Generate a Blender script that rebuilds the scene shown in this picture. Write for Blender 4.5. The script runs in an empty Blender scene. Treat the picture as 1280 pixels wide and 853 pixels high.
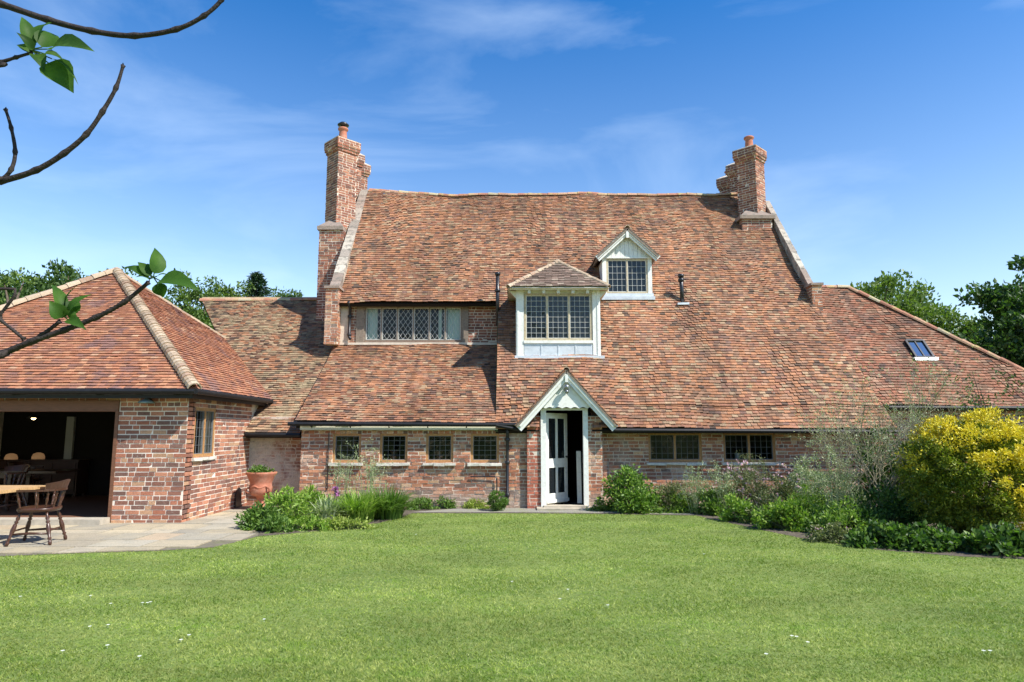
import bpy, math, random
import numpy as np
from mathutils import Vector, Matrix
random.seed(7); rng = np.random.default_rng(7)
S = bpy.context.scene
COL = S.collection
R = math.radians

# ------------------------------------------------------------------ camera, sky, sun, exposure
CAMZ, PITCH, F = 1.65, R(7.6), 853.3
cam = bpy.data.cameras.new('camera'); cam.lens = 24; cam.sensor_width = 36; cam.clip_start = 0.05; cam.clip_end = 3000
co = bpy.data.objects.new('camera', cam); COL.objects.link(co)
co.location = (0, 0, CAMZ); co.rotation_euler = (R(90) + PITCH, 0, 0); S.camera = co

SUN = Vector((0.74, -0.45, 1.0)).normalized()
elev = math.asin(SUN.z); azim = math.atan2(SUN.x, SUN.y)
w = bpy.data.worlds.new('World'); S.world = w; w.use_nodes = True
nt = w.node_tree; nt.nodes.clear(); N = nt.nodes.new; Lk = nt.links.new
wo = N('ShaderNodeOutputWorld'); bg = N('ShaderNodeBackground'); sky = N('ShaderNodeTexSky')
sky.sky_type = 'NISHITA'; sky.sun_disc = False; sky.sun_elevation = elev; sky.sun_rotation = azim
sky.air_density = 1.25; sky.dust_density = 0.25; sky.ozone_density = 3.0; sky.altitude = 0
hsv = N('ShaderNodeHueSaturation'); hsv.inputs['Saturation'].default_value = 1.38; hsv.inputs['Value'].default_value = 1.0
Lk(sky.outputs[0], hsv.inputs['Color'])
tz = N('ShaderNodeTexCoord'); sx = N('ShaderNodeSeparateXYZ'); Lk(tz.outputs['Generated'], sx.inputs[0])
for nm, a, b in (('Saturation', 1.0, 1.45), ('Value', 1.10, .90)):      # deeper blue towards the zenith
    mr = N('ShaderNodeMapRange'); mr.inputs['From Min'].default_value = 0.1; mr.inputs['From Max'].default_value = .6; mr.inputs['To Min'].default_value = a; mr.inputs['To Max'].default_value = b
    Lk(sx.outputs['Z'], mr.inputs['Value']); Lk(mr.outputs[0], hsv.inputs[nm])
hsv.inputs['Hue'].default_value = .508
tc = N('ShaderNodeTexCoord'); mp = N('ShaderNodeMapping'); mp.inputs['Scale'].default_value = (1.3, 1.3, 4.2); mp.inputs['Rotation'].default_value = (0.2, 0.35, 0.4)
Lk(tc.outputs['Generated'], mp.inputs[0])
n1 = N('ShaderNodeTexNoise'); n1.inputs['Scale'].default_value = 1.6; n1.inputs['Detail'].default_value = 9; n1.inputs['Roughness'].default_value = 0.55; n1.inputs['Distortion'].default_value = 0.6
n1.inputs['Detail'].default_value = 9
Lk(mp.outputs[0], n1.inputs['Vector'])
cr = N('ShaderNodeValToRGB'); cr.color_ramp.elements[0].position = 0.485; cr.color_ramp.elements[1].position = 0.98
cr.color_ramp.elements[0].color = (0, 0, 0, 1); cr.color_ramp.elements[1].color = (0.42, 0.42, 0.42, 1)
Lk(n1.outputs['Fac'], cr.inputs[0])
mx = N('ShaderNodeMixRGB'); mx.inputs[2].default_value = (5.5, 6.6, 7.8, 1)
Lk(cr.outputs[0], mx.inputs[0]); Lk(hsv.outputs[0], mx.inputs[1]); Lk(mx.outputs[0], bg.inputs[0])
bg.inputs[1].default_value = 0.125; Lk(bg.outputs[0], wo.inputs[0])
sl = bpy.data.lights.new('sun', 'SUN'); sl.energy = 4.8; sl.angle = R(0.53); sl.color = (1.0, 0.955, 0.88)
so = bpy.data.objects.new('sun', sl); COL.objects.link(so); so.rotation_euler = SUN.to_track_quat('Z', 'Y').to_euler(); so.location = (20, -12, 30)
S.view_settings.view_transform = 'Standard'; S.view_settings.look = 'None'; S.view_settings.gamma = 1; S.view_settings.exposure = 0.74
S.view_settings.use_curve_mapping = False
try: S.cycles.transparent_max_bounces = 12
except Exception: pass

# ------------------------------------------------------------------ helpers
def P(px, py, Y):
    a = PITCH + math.atan((426.5 - py) / F)
    z = Y * math.tan(a)
    D = Y * math.cos(PITCH) + z * math.sin(PITCH)
    return Vector(((px - 640) / F * D, Y, CAMZ + z))
def G(px, py, z=0.0):
    a = PITCH + math.atan((426.5 - py) / F)
    return P(px, py, (z - CAMZ) / math.tan(a))

class MB:
    def __init__(s, M=None): s.v = []; s.f = []; s.M = M
    def add(s, vs, fs):
        n = len(s.v)
        if s.M is not None: vs = [s.M @ Vector(p) for p in vs]
        s.v.extend(tuple(p) for p in vs); s.f.extend(tuple(i + n for i in f) for f in fs)
    def box(s, x0, x1, y0, y1, z0, z1, j=0.0):
        vs = [(x, y, z) for z in (z0, z1) for y in (y0, y1) for x in (x0, x1)]
        if j: vs = [(a + random.uniform(-j, j), b + random.uniform(-j, j), c + random.uniform(-j, j)) for a, b, c in vs]
        s.add(vs, [(0, 2, 3, 1), (4, 5, 7, 6), (0, 1, 5, 4), (2, 6, 7, 3), (0, 4, 6, 2), (1, 3, 7, 5)])
    def prism(s, poly, y0, y1):            # poly in (x,z), CCW seen from -y
        n = len(poly)
        s.add([(p[0], y0, p[1]) for p in poly] + [(p[0], y1, p[1]) for p in poly],
              [tuple(range(n)), tuple(range(2 * n - 1, n - 1, -1))] + [(i, i + n, (i + 1) % n + n, (i + 1) % n) for i in range(n)])
    def slab(s, pts, nrm, t):              # polygon in space thickened along -nrm
        n = len(pts); nrm = Vector(nrm)
        s.add([Vector(p) for p in pts] + [Vector(p) - nrm * t for p in pts],
              [tuple(range(n)), tuple(range(2 * n - 1, n - 1, -1))] + [(i, i + n, (i + 1) % n + n, (i + 1) % n) for i in range(n)])
    def tube(s, pts, rad, seg=8, cap=True):
        pts = [Vector(p) for p in pts]
        if not hasattr(rad, '__len__'): rad = [rad] * len(pts)
        vs = []; fs = []; up = None
        for i, p in enumerate(pts):
            d = (pts[min(i + 1, len(pts) - 1)] - pts[max(i - 1, 0)]).normalized()
            if up is None:
                up = d.cross(Vector((0, 0, 1)) if abs(d.z) < .9 else Vector((1, 0, 0))).normalized()
            up = (up - d * up.dot(d)).normalized(); b = d.cross(up)
            for k in range(seg):
                a = 2 * math.pi * k / seg
                vs.append(p + (up * math.cos(a) + b * math.sin(a)) * rad[i])
        for i in range(len(pts) - 1):
            for k in range(seg):
                k2 = (k + 1) % seg
                fs.append((i * seg + k, i * seg + k2, (i + 1) * seg + k2, (i + 1) * seg + k))
        if cap:
            fs.append(tuple(range(seg - 1, -1, -1))); m = (len(pts) - 1) * seg; fs.append(tuple(range(m, m + seg)))
        s.add(vs, fs)
    def bar(s, p0, p1, w_, t_, nrm):       # rectangular bar; w_ across, t_ along nrm
        p0 = Vector(p0); p1 = Vector(p1); d = (p1 - p0).normalized(); n = Vector(nrm).normalized(); c = d.cross(n).normalized()
        vs = []
        for p in (p0, p1):
            for a, b in ((-1, -1), (1, -1), (1, 1), (-1, 1)): vs.append(p + c * a * w_ / 2 + n * b * t_ / 2)
        s.add(vs, [(3, 2, 1, 0), (4, 5, 6, 7), (0, 1, 5, 4), (1, 2, 6, 5), (2, 3, 7, 6), (3, 0, 4, 7)])
    def lathe(s, prof, seg=20, c=(0, 0, 0), axis=None):   # prof (r,z)
        c = Vector(c); vs = []; fs = []
        Q = Vector((0, 0, 1)).rotation_difference(Vector(axis)) if axis is not None else None
        for r, z in prof:
            for k in range(seg):
                a = 2 * math.pi * k / seg; p = Vector((r * math.cos(a), r * math.sin(a), z))
                if Q: p = Q @ p
                vs.append(c + p)
        for i in range(len(prof) - 1):
            for k in range(seg):
                k2 = (k + 1) % seg
                fs.append((i * seg + k, i * seg + k2, (i + 1) * seg + k2, (i + 1) * seg + k))
        fs.append(tuple(range(seg - 1, -1, -1))); m = (len(prof) - 1) * seg; fs.append(tuple(range(m, m + seg)))
        s.add(vs, fs)
    def build(s, name, mat, parent=None, smooth=False):
        me = bpy.data.meshes.new(name); me.from_pydata(s.v, [], s.f); me.update()
        return link(name, me, mat, parent, smooth)

def link(name, me, mat, parent=None, smooth=False):
    if mat: me.materials.append(mat)
    if smooth: me.polygons.foreach_set('use_smooth', [True] * len(me.polygons))
    o = bpy.data.objects.new(name, me); COL.objects.link(o)
    if parent is not None:
        o.parent = parent
        if parent.type == 'EMPTY' and parent.get('_w', 0):
            o.matrix_parent_inverse = parent.matrix_basis.inverted()
    return o
def thing(name, label, cat, loc=(0, 0, 0), rz=0, group=None, world=True):
    o = bpy.data.objects.new(name, None); COL.objects.link(o); o.location = loc; o.rotation_euler = (0, 0, rz); o.empty_display_size = .2
    o['label'] = label; o['category'] = cat
    if group: o['group'] = group
    if world: o['_w'] = 1
    return o
def tag(o, label, cat, group=None):
    o['label'] = label; o['category'] = cat
    if group: o['group'] = group
    return o
def struct(o, kind='structure', label=None, cat=None):
    o['kind'] = kind
    if label: o['label'] = label
    if cat: o['category'] = cat
    return o
def kids(o): return [c for c in bpy.data.objects if c.parent == o]
def dup(o, parent=None):
    ch = kids(o); c = o.copy(); COL.objects.link(c)
    if parent is not None: c.parent = parent
    for k in ch: dup(k, c)
    return c

# ------------------------------------------------------------------ materials
def newmat(name):
    m = bpy.data.materials.new(name); m.use_nodes = True; nt = m.node_tree; nt.nodes.clear()
    out = nt.nodes.new('ShaderNodeOutputMaterial'); bs = nt.nodes.new('ShaderNodeBsdfPrincipled')
    nt.links.new(bs.outputs[0], out.inputs[0]); return m, nt, bs, out
def noise(nt, scale, detail=4, rough=.55, vec=None, dist=0):
    n = nt.nodes.new('ShaderNodeTexNoise'); n.inputs['Scale'].default_value = scale; n.inputs['Detail'].default_value = detail
    n.inputs['Roughness'].default_value = rough; n.inputs['Distortion'].default_value = dist
    if vec is not None: nt.links.new(vec, n.inputs['Vector'])
    return n.outputs['Fac']
def ramp(nt, fac, stops, interp='LINEAR'):
    r = nt.nodes.new('ShaderNodeValToRGB'); r.color_ramp.interpolation = interp; e = r.color_ramp.elements
    while len(e) < len(stops): e.new(.5)
    for i, (p, c) in enumerate(stops):
        e[i].position = p; e[i].color = (c[0], c[1], c[2], 1) if hasattr(c, '__len__') else (c, c, c, 1)
    nt.links.new(fac, r.inputs[0]); return r.outputs[0]
def mixc(nt, fac, a, b, mode='MIX'):
    m = nt.nodes.new('ShaderNodeMixRGB'); m.blend_type = mode
    for i, x in ((0, fac), (1, a), (2, b)):
        if hasattr(x, 'is_linked'): nt.links.new(x, m.inputs[i])
        elif i == 0: m.inputs[0].default_value = x
        else: m.inputs[i].default_value = (x[0], x[1], x[2], 1)
    return m.outputs[0]
def bump(nt, bs, h, strength=.3, dist=.01):
    b = nt.nodes.new('ShaderNodeBump'); b.inputs['Strength'].default_value = strength; b.inputs['Distance'].default_value = dist
    nt.links.new(h, b.inputs['Height']); nt.links.new(b.outputs[0], bs.inputs['Normal'])
def ocoord(nt, scale=(1, 1, 1)):
    t = nt.nodes.new('ShaderNodeTexCoord')
    m = nt.nodes.new('ShaderNodeMapping'); m.inputs['Scale'].default_value = scale; nt.links.new(t.outputs['Object'], m.inputs[0]); return m.outputs[0]
def island_mat(name, stops, patches=(), rough=.9, bscale=60, bstr=.35, interp='CONSTANT', fine=.25, base=None, streak=0):
    m, nt, bs, out = newmat(name); g = nt.nodes.new('ShaderNodeNewGeometry'); v = ocoord(nt)
    c = ramp(nt, g.outputs['Random Per Island'], stops, interp)
    # second random: brightness
    mth = nt.nodes.new('ShaderNodeMath'); mth.operation = 'MULTIPLY'; mth.inputs[1].default_value = 37.7; nt.links.new(g.outputs['Random Per Island'], mth.inputs[0])
    fr = nt.nodes.new('ShaderNodeMath'); fr.operation = 'FRACT'; nt.links.new(mth.outputs[0], fr.inputs[0])
    c = mixc(nt, 1.0, c, ramp(nt, fr.outputs[0], [(0, .80), (1, 1.15)]), 'MULTIPLY')
    for i, (sc, lo, hi, colr, amt, mode) in enumerate(patches):
        vv = ocoord(nt, (1, 1, 1)); vv.node.inputs['Location'].default_value = (i * 7.3 + 3, i * 3.1, i * 5.7)
        f = ramp(nt, noise(nt, sc, 5, .62, vv), [(lo, 0.0), (hi, amt)])
        c = mixc(nt, f, c, colr, mode)
    if streak:
        c = mixc(nt, 1.0, c, ramp(nt, noise(nt, 2.2, 4, .6, ocoord(nt, (2.4, .28, .28))), [(.32, 1 - streak), (.52, 1.0), (.75, 1 + streak * .4)]), 'MULTIPLY')
        c = mixc(nt, 1.0, c, ramp(nt, noise(nt, .38, 3, .6, v), [(.35, 1 - streak * .7), (.65, 1 + streak * .5)]), 'MULTIPLY')
    if base:
        sp_ = nt.nodes.new('ShaderNodeSeparateXYZ'); nt.links.new(v, sp_.inputs[0]); ad = nt.nodes.new('ShaderNodeMath'); ad.operation = 'MULTIPLY_ADD'; ad.inputs[1].default_value = .9
        nt.links.new(noise(nt, 2.5, 5, .65, v), ad.inputs[0]); nt.links.new(sp_.outputs['Z'], ad.inputs[2]); c = mixc(nt, ramp(nt, ad.outputs[0], [(base[0], base[2]), (base[0] + .3, 0.0)]), c, base[1])
    if fine: c = mixc(nt, 1.0, c, ramp(nt, noise(nt, 45, 3, .6, v), [(.3, 1 - fine), (.7, 1 + fine)]), 'MULTIPLY')
    nt.links.new(c, bs.inputs['Base Color']); bs.inputs['Roughness'].default_value = rough; bs.inputs['Specular IOR Level'].default_value = .25
    if bstr: bump(nt, bs, noise(nt, bscale, 4, .6, v), bstr, .01)
    return m
def simple(name, col, rough=.6, nscale=20, var=.15, spec=.4, metal=0, bstr=.1, dirt=None):
    m, nt, bs, out = newmat(name); v = ocoord(nt)
    c = ramp(nt, noise(nt, nscale, 5, .6, v), [(.25, [x * (1 - var) for x in col]), (.75, [min(1, x * (1 + var)) for x in col])])
    if dirt: c = mixc(nt, ramp(nt, noise(nt, dirt[0], 6, .7, v), [(dirt[1], 0.0), (dirt[2], dirt[4])]), c, dirt[3])
    nt.links.new(c, bs.inputs['Base Color']); bs.inputs['Roughness'].default_value = rough; bs.inputs['Metallic'].default_value = metal
    bs.inputs['Specular IOR Level'].default_value = spec
    if bstr: bump(nt, bs, noise(nt, nscale * 2, 4, .6, v), bstr, .01)
    return m
def wood(name, col, rough=.5, sc=(3, 3, 30), spec=.4):
    m, nt, bs, out = newmat(name); v = ocoord(nt, sc)
    c = ramp(nt, noise(nt, 4, 6, .65, v), [(.25, [x * .6 for x in col]), (.75, [min(1, x * 1.25) for x in col])])
    nt.links.new(c, bs.inputs['Base Color']); bs.inputs['Roughness'].default_value = rough; bs.inputs['Specular IOR Level'].default_value = spec
    bump(nt, bs, noise(nt, 6, 5, .6, v), .15, .01); return m
def leafmat(name, stops, trans=.35, rough=.5, patch=None, tint=(1.25, 1.5, .6), spec=.4):
    m, nt, bs, out = newmat(name); g = nt.nodes.new('ShaderNodeNewGeometry')
    c = ramp(nt, g.outputs['Random Per Island'], stops)
    if patch:
        v = ocoord(nt); c = mixc(nt, ramp(nt, noise(nt, patch[0], 4, .6, v), [(patch[1], 0.0), (patch[2], patch[4])]), c, patch[3])
    nt.links.new(c, bs.inputs['Base Color']); bs.inputs['Roughness'].default_value = rough; bs.inputs['Specular IOR Level'].default_value = spec
    t = nt.nodes.new('ShaderNodeBsdfTranslucent'); hs = mixc(nt, 1.0, c, tint, 'MULTIPLY'); nt.links.new(hs, t.inputs[0])
    ms = nt.nodes.new('ShaderNodeMixShader'); ms.inputs[0].default_value = trans
    nt.links.new(bs.outputs[0], ms.inputs[1]); nt.links.new(t.outputs[0], ms.inputs[2]); nt.links.new(ms.outputs[0], out.inputs[0])
    return m
def glassmat(name, refl=1.0, opaque=False):
    m, nt, bs, out = newmat(name); v = ocoord(nt)
    gl = nt.nodes.new('ShaderNodeBsdfGlossy'); gl.inputs['Roughness'].default_value = .03; gl.inputs['Color'].default_value = (.95, 1, 1, 1)
    b = nt.nodes.new('ShaderNodeBump'); b.inputs['Strength'].default_value = .25; b.inputs['Distance'].default_value = .01
    nt.links.new(noise(nt, 9, 2, .5, v), b.inputs['Height']); nt.links.new(b.outputs[0], gl.inputs['Normal'])
    if opaque:
        base = nt.nodes.new('ShaderNodeBsdfDiffuse'); base.inputs[0].default_value = (.012, .015, .018, 1)
    else:
        base = nt.nodes.new('ShaderNodeBsdfTransparent'); base.inputs[0].default_value = (.82, .86, .84, 1)
    fr = nt.nodes.new('ShaderNodeFresnel'); fr.inputs[0].default_value = 1.5
    mu = nt.nodes.new('ShaderNodeMath'); mu.operation = 'MULTIPLY_ADD'; mu.inputs[1].default_value = .55 * refl; mu.inputs[2].default_value = .0; mu.use_clamp = True
    nt.links.new(fr.outputs[0], mu.inputs[0])
    ms = nt.nodes.new('ShaderNodeMixShader'); nt.links.new(mu.outputs[0], ms.inputs[0])
    nt.links.new(base.outputs[0], ms.inputs[1]); nt.links.new(gl.outputs[0], ms.inputs[2]); nt.links.new(ms.outputs[0], out.inputs[0])
    return m

ORG = (.365, .175, .092); RED = (.285, .135, .082); BRN = (.225, .13, .082); DRK = (.12, .08, .058); BUF = (.355, .24, .145); PNK = (.34, .19, .115)
TILE = island_mat('clay_tiles', [(0, ORG), (.20, RED), (.38, PNK), (.54, BRN), (.68, BUF), (.80, ORG), (.93, DRK), (.965, (.20, .115, .085))],
                  [(1.1, .53, .68, (.15, .10, .08), .5, 'MIX'), (3.6, .58, .68, (.11, .075, .06), .7, 'MIX'), (2.6, .62, .75, (.36, .33, .17), .5, 'MIX'), (9, .66, .72, (.50, .47, .40), .7, 'MIX')], streak=.27)
TILE_WING = island_mat('clay_tiles_dull', [(0, RED), (.22, (.32, .15, .09)), (.42, BRN), (.6, (.34, .20, .13)), (.78, (.29, .12, .07)), (.93, DRK)],
                  [(1.5, .5, .65, (.13, .08, .07), .5, 'MIX'), (10, .66, .72, (.45, .43, .38), .6, 'MIX')], streak=.25)
TILE_NEW = island_mat('clay_tiles_bright', [(0, (.36, .155, .085)), (.3, (.31, .135, .08)), (.5, (.39, .19, .105)), (.72, (.27, .13, .085)), (.88, (.23, .115, .085)), (.96, (.44, .26, .16))],
                  [(1.3, .56, .62, (.20, .115, .105), .75, 'MIX'), (6, .62, .7, (.17, .10, .09), .5, 'MIX')])
TILE_LINK = island_mat('clay_tiles_lichened', [(0, ORG), (.18, BRN), (.36, BUF), (.55, (.34, .25, .15)), (.75, PNK), (.88, DRK)],
                  [(1.2, .5, .66, (.34, .29, .17), .45, 'MIX'), (4, .60, .7, (.13, .10, .07), .5, 'MIX')], streak=.25)
TILE_DORM = island_mat('clay_tiles_brown', [(0, (.20, .14, .11)), (.4, (.26, .18, .14)), (.7, (.16, .115, .09)), (.9, (.33, .26, .20))], [(3, .55, .7, (.36, .35, .28), .5, 'MIX')])
HIP = island_mat('lichened_ridge_tiles', [(0, (.38, .28, .19)), (.4, (.43, .33, .23)), (.75, (.33, .22, .15))], [(12, .5, .7, (.34, .31, .25), .5, 'MIX')])
RIDGE = island_mat('old_ridge_tiles', [(0, (.42, .25, .16)), (.4, (.36, .17, .11)), (.75, (.40, .33, .22))], [(5, .5, .65, (.45, .40, .16), .6, 'MIX')])
BRICK = island_mat('old_bricks', [(0, (.40, .165, .09)), (.25, (.33, .135, .08)), (.45, (.46, .22, .125)), (.65, (.28, .14, .095)), (.82, (.50, .31, .18)), (.94, (.18, .11, .085))],
                   [(1.5, .52, .66, (.56, .46, .36), .5, 'MIX'), (14, .62, .70, (.52, .46, .38), .5, 'MIX'), (2.2, .58, .72, (.16, .10, .08), .5, 'MIX')], bscale=40, bstr=.6, base=(.62, (.40, .35, .29), .6))
BRICK_LIME = island_mat('limewashed_bricks', [(0, (.36, .16, .10)), (.4, (.30, .13, .09)), (.7, (.42, .23, .15))], [(1.1, .44, .56, (.62, .56, .48), .85, 'MIX'), (9, .58, .68, (.2, .13, .1), .5, 'MIX')], bscale=40, bstr=.6)
BRICK_PAV = island_mat('new_bricks', [(0, (.35, .14, .085)), (.25, (.25, .115, .08)), (.5, (.42, .19, .115)), (.75, (.20, .11, .085)), (.9, (.46, .27, .16))],
                       [(18, .62, .7, (.5, .45, .40), .4, 'MIX')], bscale=40, bstr=.5)
BRICK_RED = island_mat('red_bricks', [(0, (.40, .13, .08)), (.4, (.34, .11, .07)), (.7, (.44, .17, .11))], [(6, .6, .7, (.25, .13, .10), .5, 'MIX')], bscale=40, bstr=.5)
BRICK_CH = island_mat('chimney_bricks', [(0, (.31, .12, .075)), (.25, (.23, .095, .065)), (.5, (.35, .155, .095)), (.75, (.18, .09, .07)), (.9, (.38, .21, .13))],
                      [(5, .55, .7, (.14, .10, .085), .5, 'MIX')], bscale=40, bstr=.5)
MORT = simple('lime_mortar', (.63, .545, .44), .95, 8, .22, .1, bstr=.4, dirt=(3, .5, .75, (.38, .32, .26), .6))
MORTP = simple('pale_mortar', (.74, .68, .58), .95, 8, .12, .1, bstr=.4)
COPE = island_mat('coping_stones', [(0, (.33, .28, .23)), (.4, (.27, .21, .17)), (.7, (.42, .37, .30))], [(7, .5, .62, (.16, .145, .12), .75, 'MIX')], bscale=30)
WHITE = simple('white_paint', (.76, .76, .70), .55, 22, .07, .3, bstr=.25, dirt=(7, .5, .72, (.46, .45, .38), .5))
CREAM = simple('cream_paint', (.62, .60, .48), .5, 6, .06, .4, dirt=(5, .5, .8, (.4, .38, .3), .4))
LEAD = simple('lead_flashing', (.60, .635, .65), .4, 7, .18, .5, metal=.2, dirt=(3, .5, .7, (.70, .72, .73), .6))
CAME = simple('lead_came', (.16, .17, .175), .5, 30, .1)
CAMEW = simple('pale_lead_came', (.66, .66, .62), .5, 30, .08)
OAK = wood('oak_frame', (.44, .23, .09), .6, (6, 6, 6))
OAKP = wood('pale_oak_frame', (.52, .43, .28), .6, (6, 6, 6))
OAKG = wood('grey_weathered_oak', (.25, .20, .155), .8, (6, 6, 6), .2)
BEAM = wood('brown_oak_beam', (.17, .075, .04), .6, (1.5, 6, 12))
IRON = simple('black_iron', (.016, .016, .018), .35, 30, .2, .5)
IRONG = simple('dark_gutter', (.014, .014, .015), .5, 10, .3, .3, dirt=(4, .62, .75, (.07, .065, .06), .4))
POT = simple('terracotta', (.40, .155, .095), .85, 12, .2, .25, bstr=.3, dirt=(5, .5, .75, (.52, .36, .28), .5))
STONE = simple('sill_stone', (.62, .58, .50), .85, 14, .2, .2, bstr=.4, dirt=(6, .5, .7, (.30, .28, .24), .6))
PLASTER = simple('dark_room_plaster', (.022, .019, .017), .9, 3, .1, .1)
PLASTERW = simple('pale_plaster', (.45, .45, .42), .9, 3, .05, .1)
FLOORM = wood('brown_floor', (.20, .10, .06), .5, (1, 8, 1))
CURT = simple('pale_curtain', (.66, .74, .70), .9, 3, .08, .1)
DARKTIM = wood('dark_chair_wood', (.065, .027, .015), .33, (8, 8, 8), .5)
TABLEW = wood('table_wood', (.55, .34, .15), .55, (1.5, 12, 6))
GLASS = glassmat('window_glass')
GLASSD = glassmat('reflecting_glass', 1.6, True)
SKYG = glassmat('skylight_glass', 14.0, True)
COPPER = simple('verdigris_metal', (.17, .22, .19), .5, 20, .2, .5, metal=.5)
CHROME = simple('grey_metal', (.30, .31, .32), .3, 20, .1, .5, metal=.8)
BARK = simple('bark', (.13, .10, .075), .9, 14, .35, .1, bstr=.8)
TWIG = simple('lilac_bark', (.03, .022, .019), .75, 40, .35, .3, bstr=.5, dirt=(22, .58, .75, (.12, .11, .08), .4))
TWIG2 = simple('dry_twig_bark', (.29, .26, .17), .9, 30, .25, .1, bstr=.3)
MOSSY = simple('mossy_tile', (.10, .11, .045), .95, 14, .5, .1, bstr=.5, dirt=(5, .45, .65, (.10, .06, .04), .8))

# ------------------------------------------------------------------ builders
FRONT, RIGHTF, LEFTF, BACKF = 'f', 'r', 'l', 'b'
def frameM(o, face):
    ax = {'f': ((1, 0, 0), (0, 1, 0)), 'r': ((0, 1, 0), (-1, 0, 0)), 'l': ((0, -1, 0), (1, 0, 0)), 'b': ((-1, 0, 0), (0, -1, 0))}[face]
    m = Matrix.Identity(4)
    for i in range(3): m[i][0] = ax[0][i]; m[i][1] = ax[1][i]
    return Matrix.Translation(Vector(o)) @ m
def inpoly(x, y, poly):
    c = False; n = len(poly)
    for i in range(n):
        x1, y1 = poly[i]; x2, y2 = poly[i - 1]
        if (y1 > y) != (y2 > y) and x < (x2 - x1) * (y - y1) / (y2 - y1) + x1: c = not c
    return c
def bricks(mb, L, H, holes=(), poly=None, z0=0.0, rough=.003, proud=.006, u0=0.0, c=.077, bl=.215):
    bh = c - .0165; r = int((H - z0) / c + .99)
    for j in range(r):
        za = z0 + j * c; zb = min(za + bh, H)
        if zb - za < .02: continue
        u = u0 - (.16 if j % 2 else .05) - random.random() * .02; flem = random.random() < .5
        k = random.randint(0, 1)
        wav = 0
        while u < L:
            ln = bl * .46 if (k % 2 and flem) or (not flem and j % 4 == 1) else bl
            ln += random.uniform(-.012, .012); k += 1
            a, b = max(u, u0), min(u + ln, L); u += ln + .0165
            segs = [(a, b)]
            for (h0, h1, g0, g1) in holes:
                if zb > g0 + .01 and za < g1 - .01:
                    ns = []
                    for (p, q) in segs:
                        if q <= h0 or p >= h1: ns.append((p, q)); continue
                        if p < h0: ns.append((p, h0))
                        if q > h1: ns.append((h1, q))
                    segs = ns
            for (p, q) in segs:
                if q - p < .03: continue
                if poly and not (inpoly(p, zb, poly) and inpoly(q, zb, poly) and inpoly((p + q) / 2, za, poly)): continue
                y = -proud + random.uniform(-.004, .005)
                mb.box(p, q, y, .03, za + random.uniform(-.002, .002), zb + random.uniform(-.002, .002), rough)
def cells(mb, L, z0, z1, holes, th):
    us = sorted({0, L} | {h[0] for h in holes} | {h[1] for h in holes}); zs = sorted({z0, z1} | {h[2] for h in holes if z0 < h[2] < z1} | {h[3] for h in holes if z0 < h[3] < z1})
    for i in range(len(us) - 1):
        run = None
        for j in range(len(zs) - 1):
            cu, cz = (us[i] + us[i + 1]) / 2, (zs[j] + zs[j + 1]) / 2
            if not any(h[0] < cu < h[1] and h[2] < cz < h[3] for h in holes):
                mb.box(us[i], us[i + 1], 0, th, zs[j], zs[j + 1])
def brick_wall(o, face, L, H, parent, mat, holes=(), poly=None, th=.25, z0=0.0, rough=.003, proud=.006, name='wall', mort=None, **k):
    M = frameM(o, face); mb = MB(M)
    if poly: mb.prism(poly, 0, th)
    else: cells(mb, L, z0, H, list(holes), th)
    wl = mb.build(name, mort or MORT, parent)
    b = MB(M); bricks(b, L, H, holes, poly, z0, rough, proud, **k); b.build('brickwork', mat, wl)
    return wl

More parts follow.
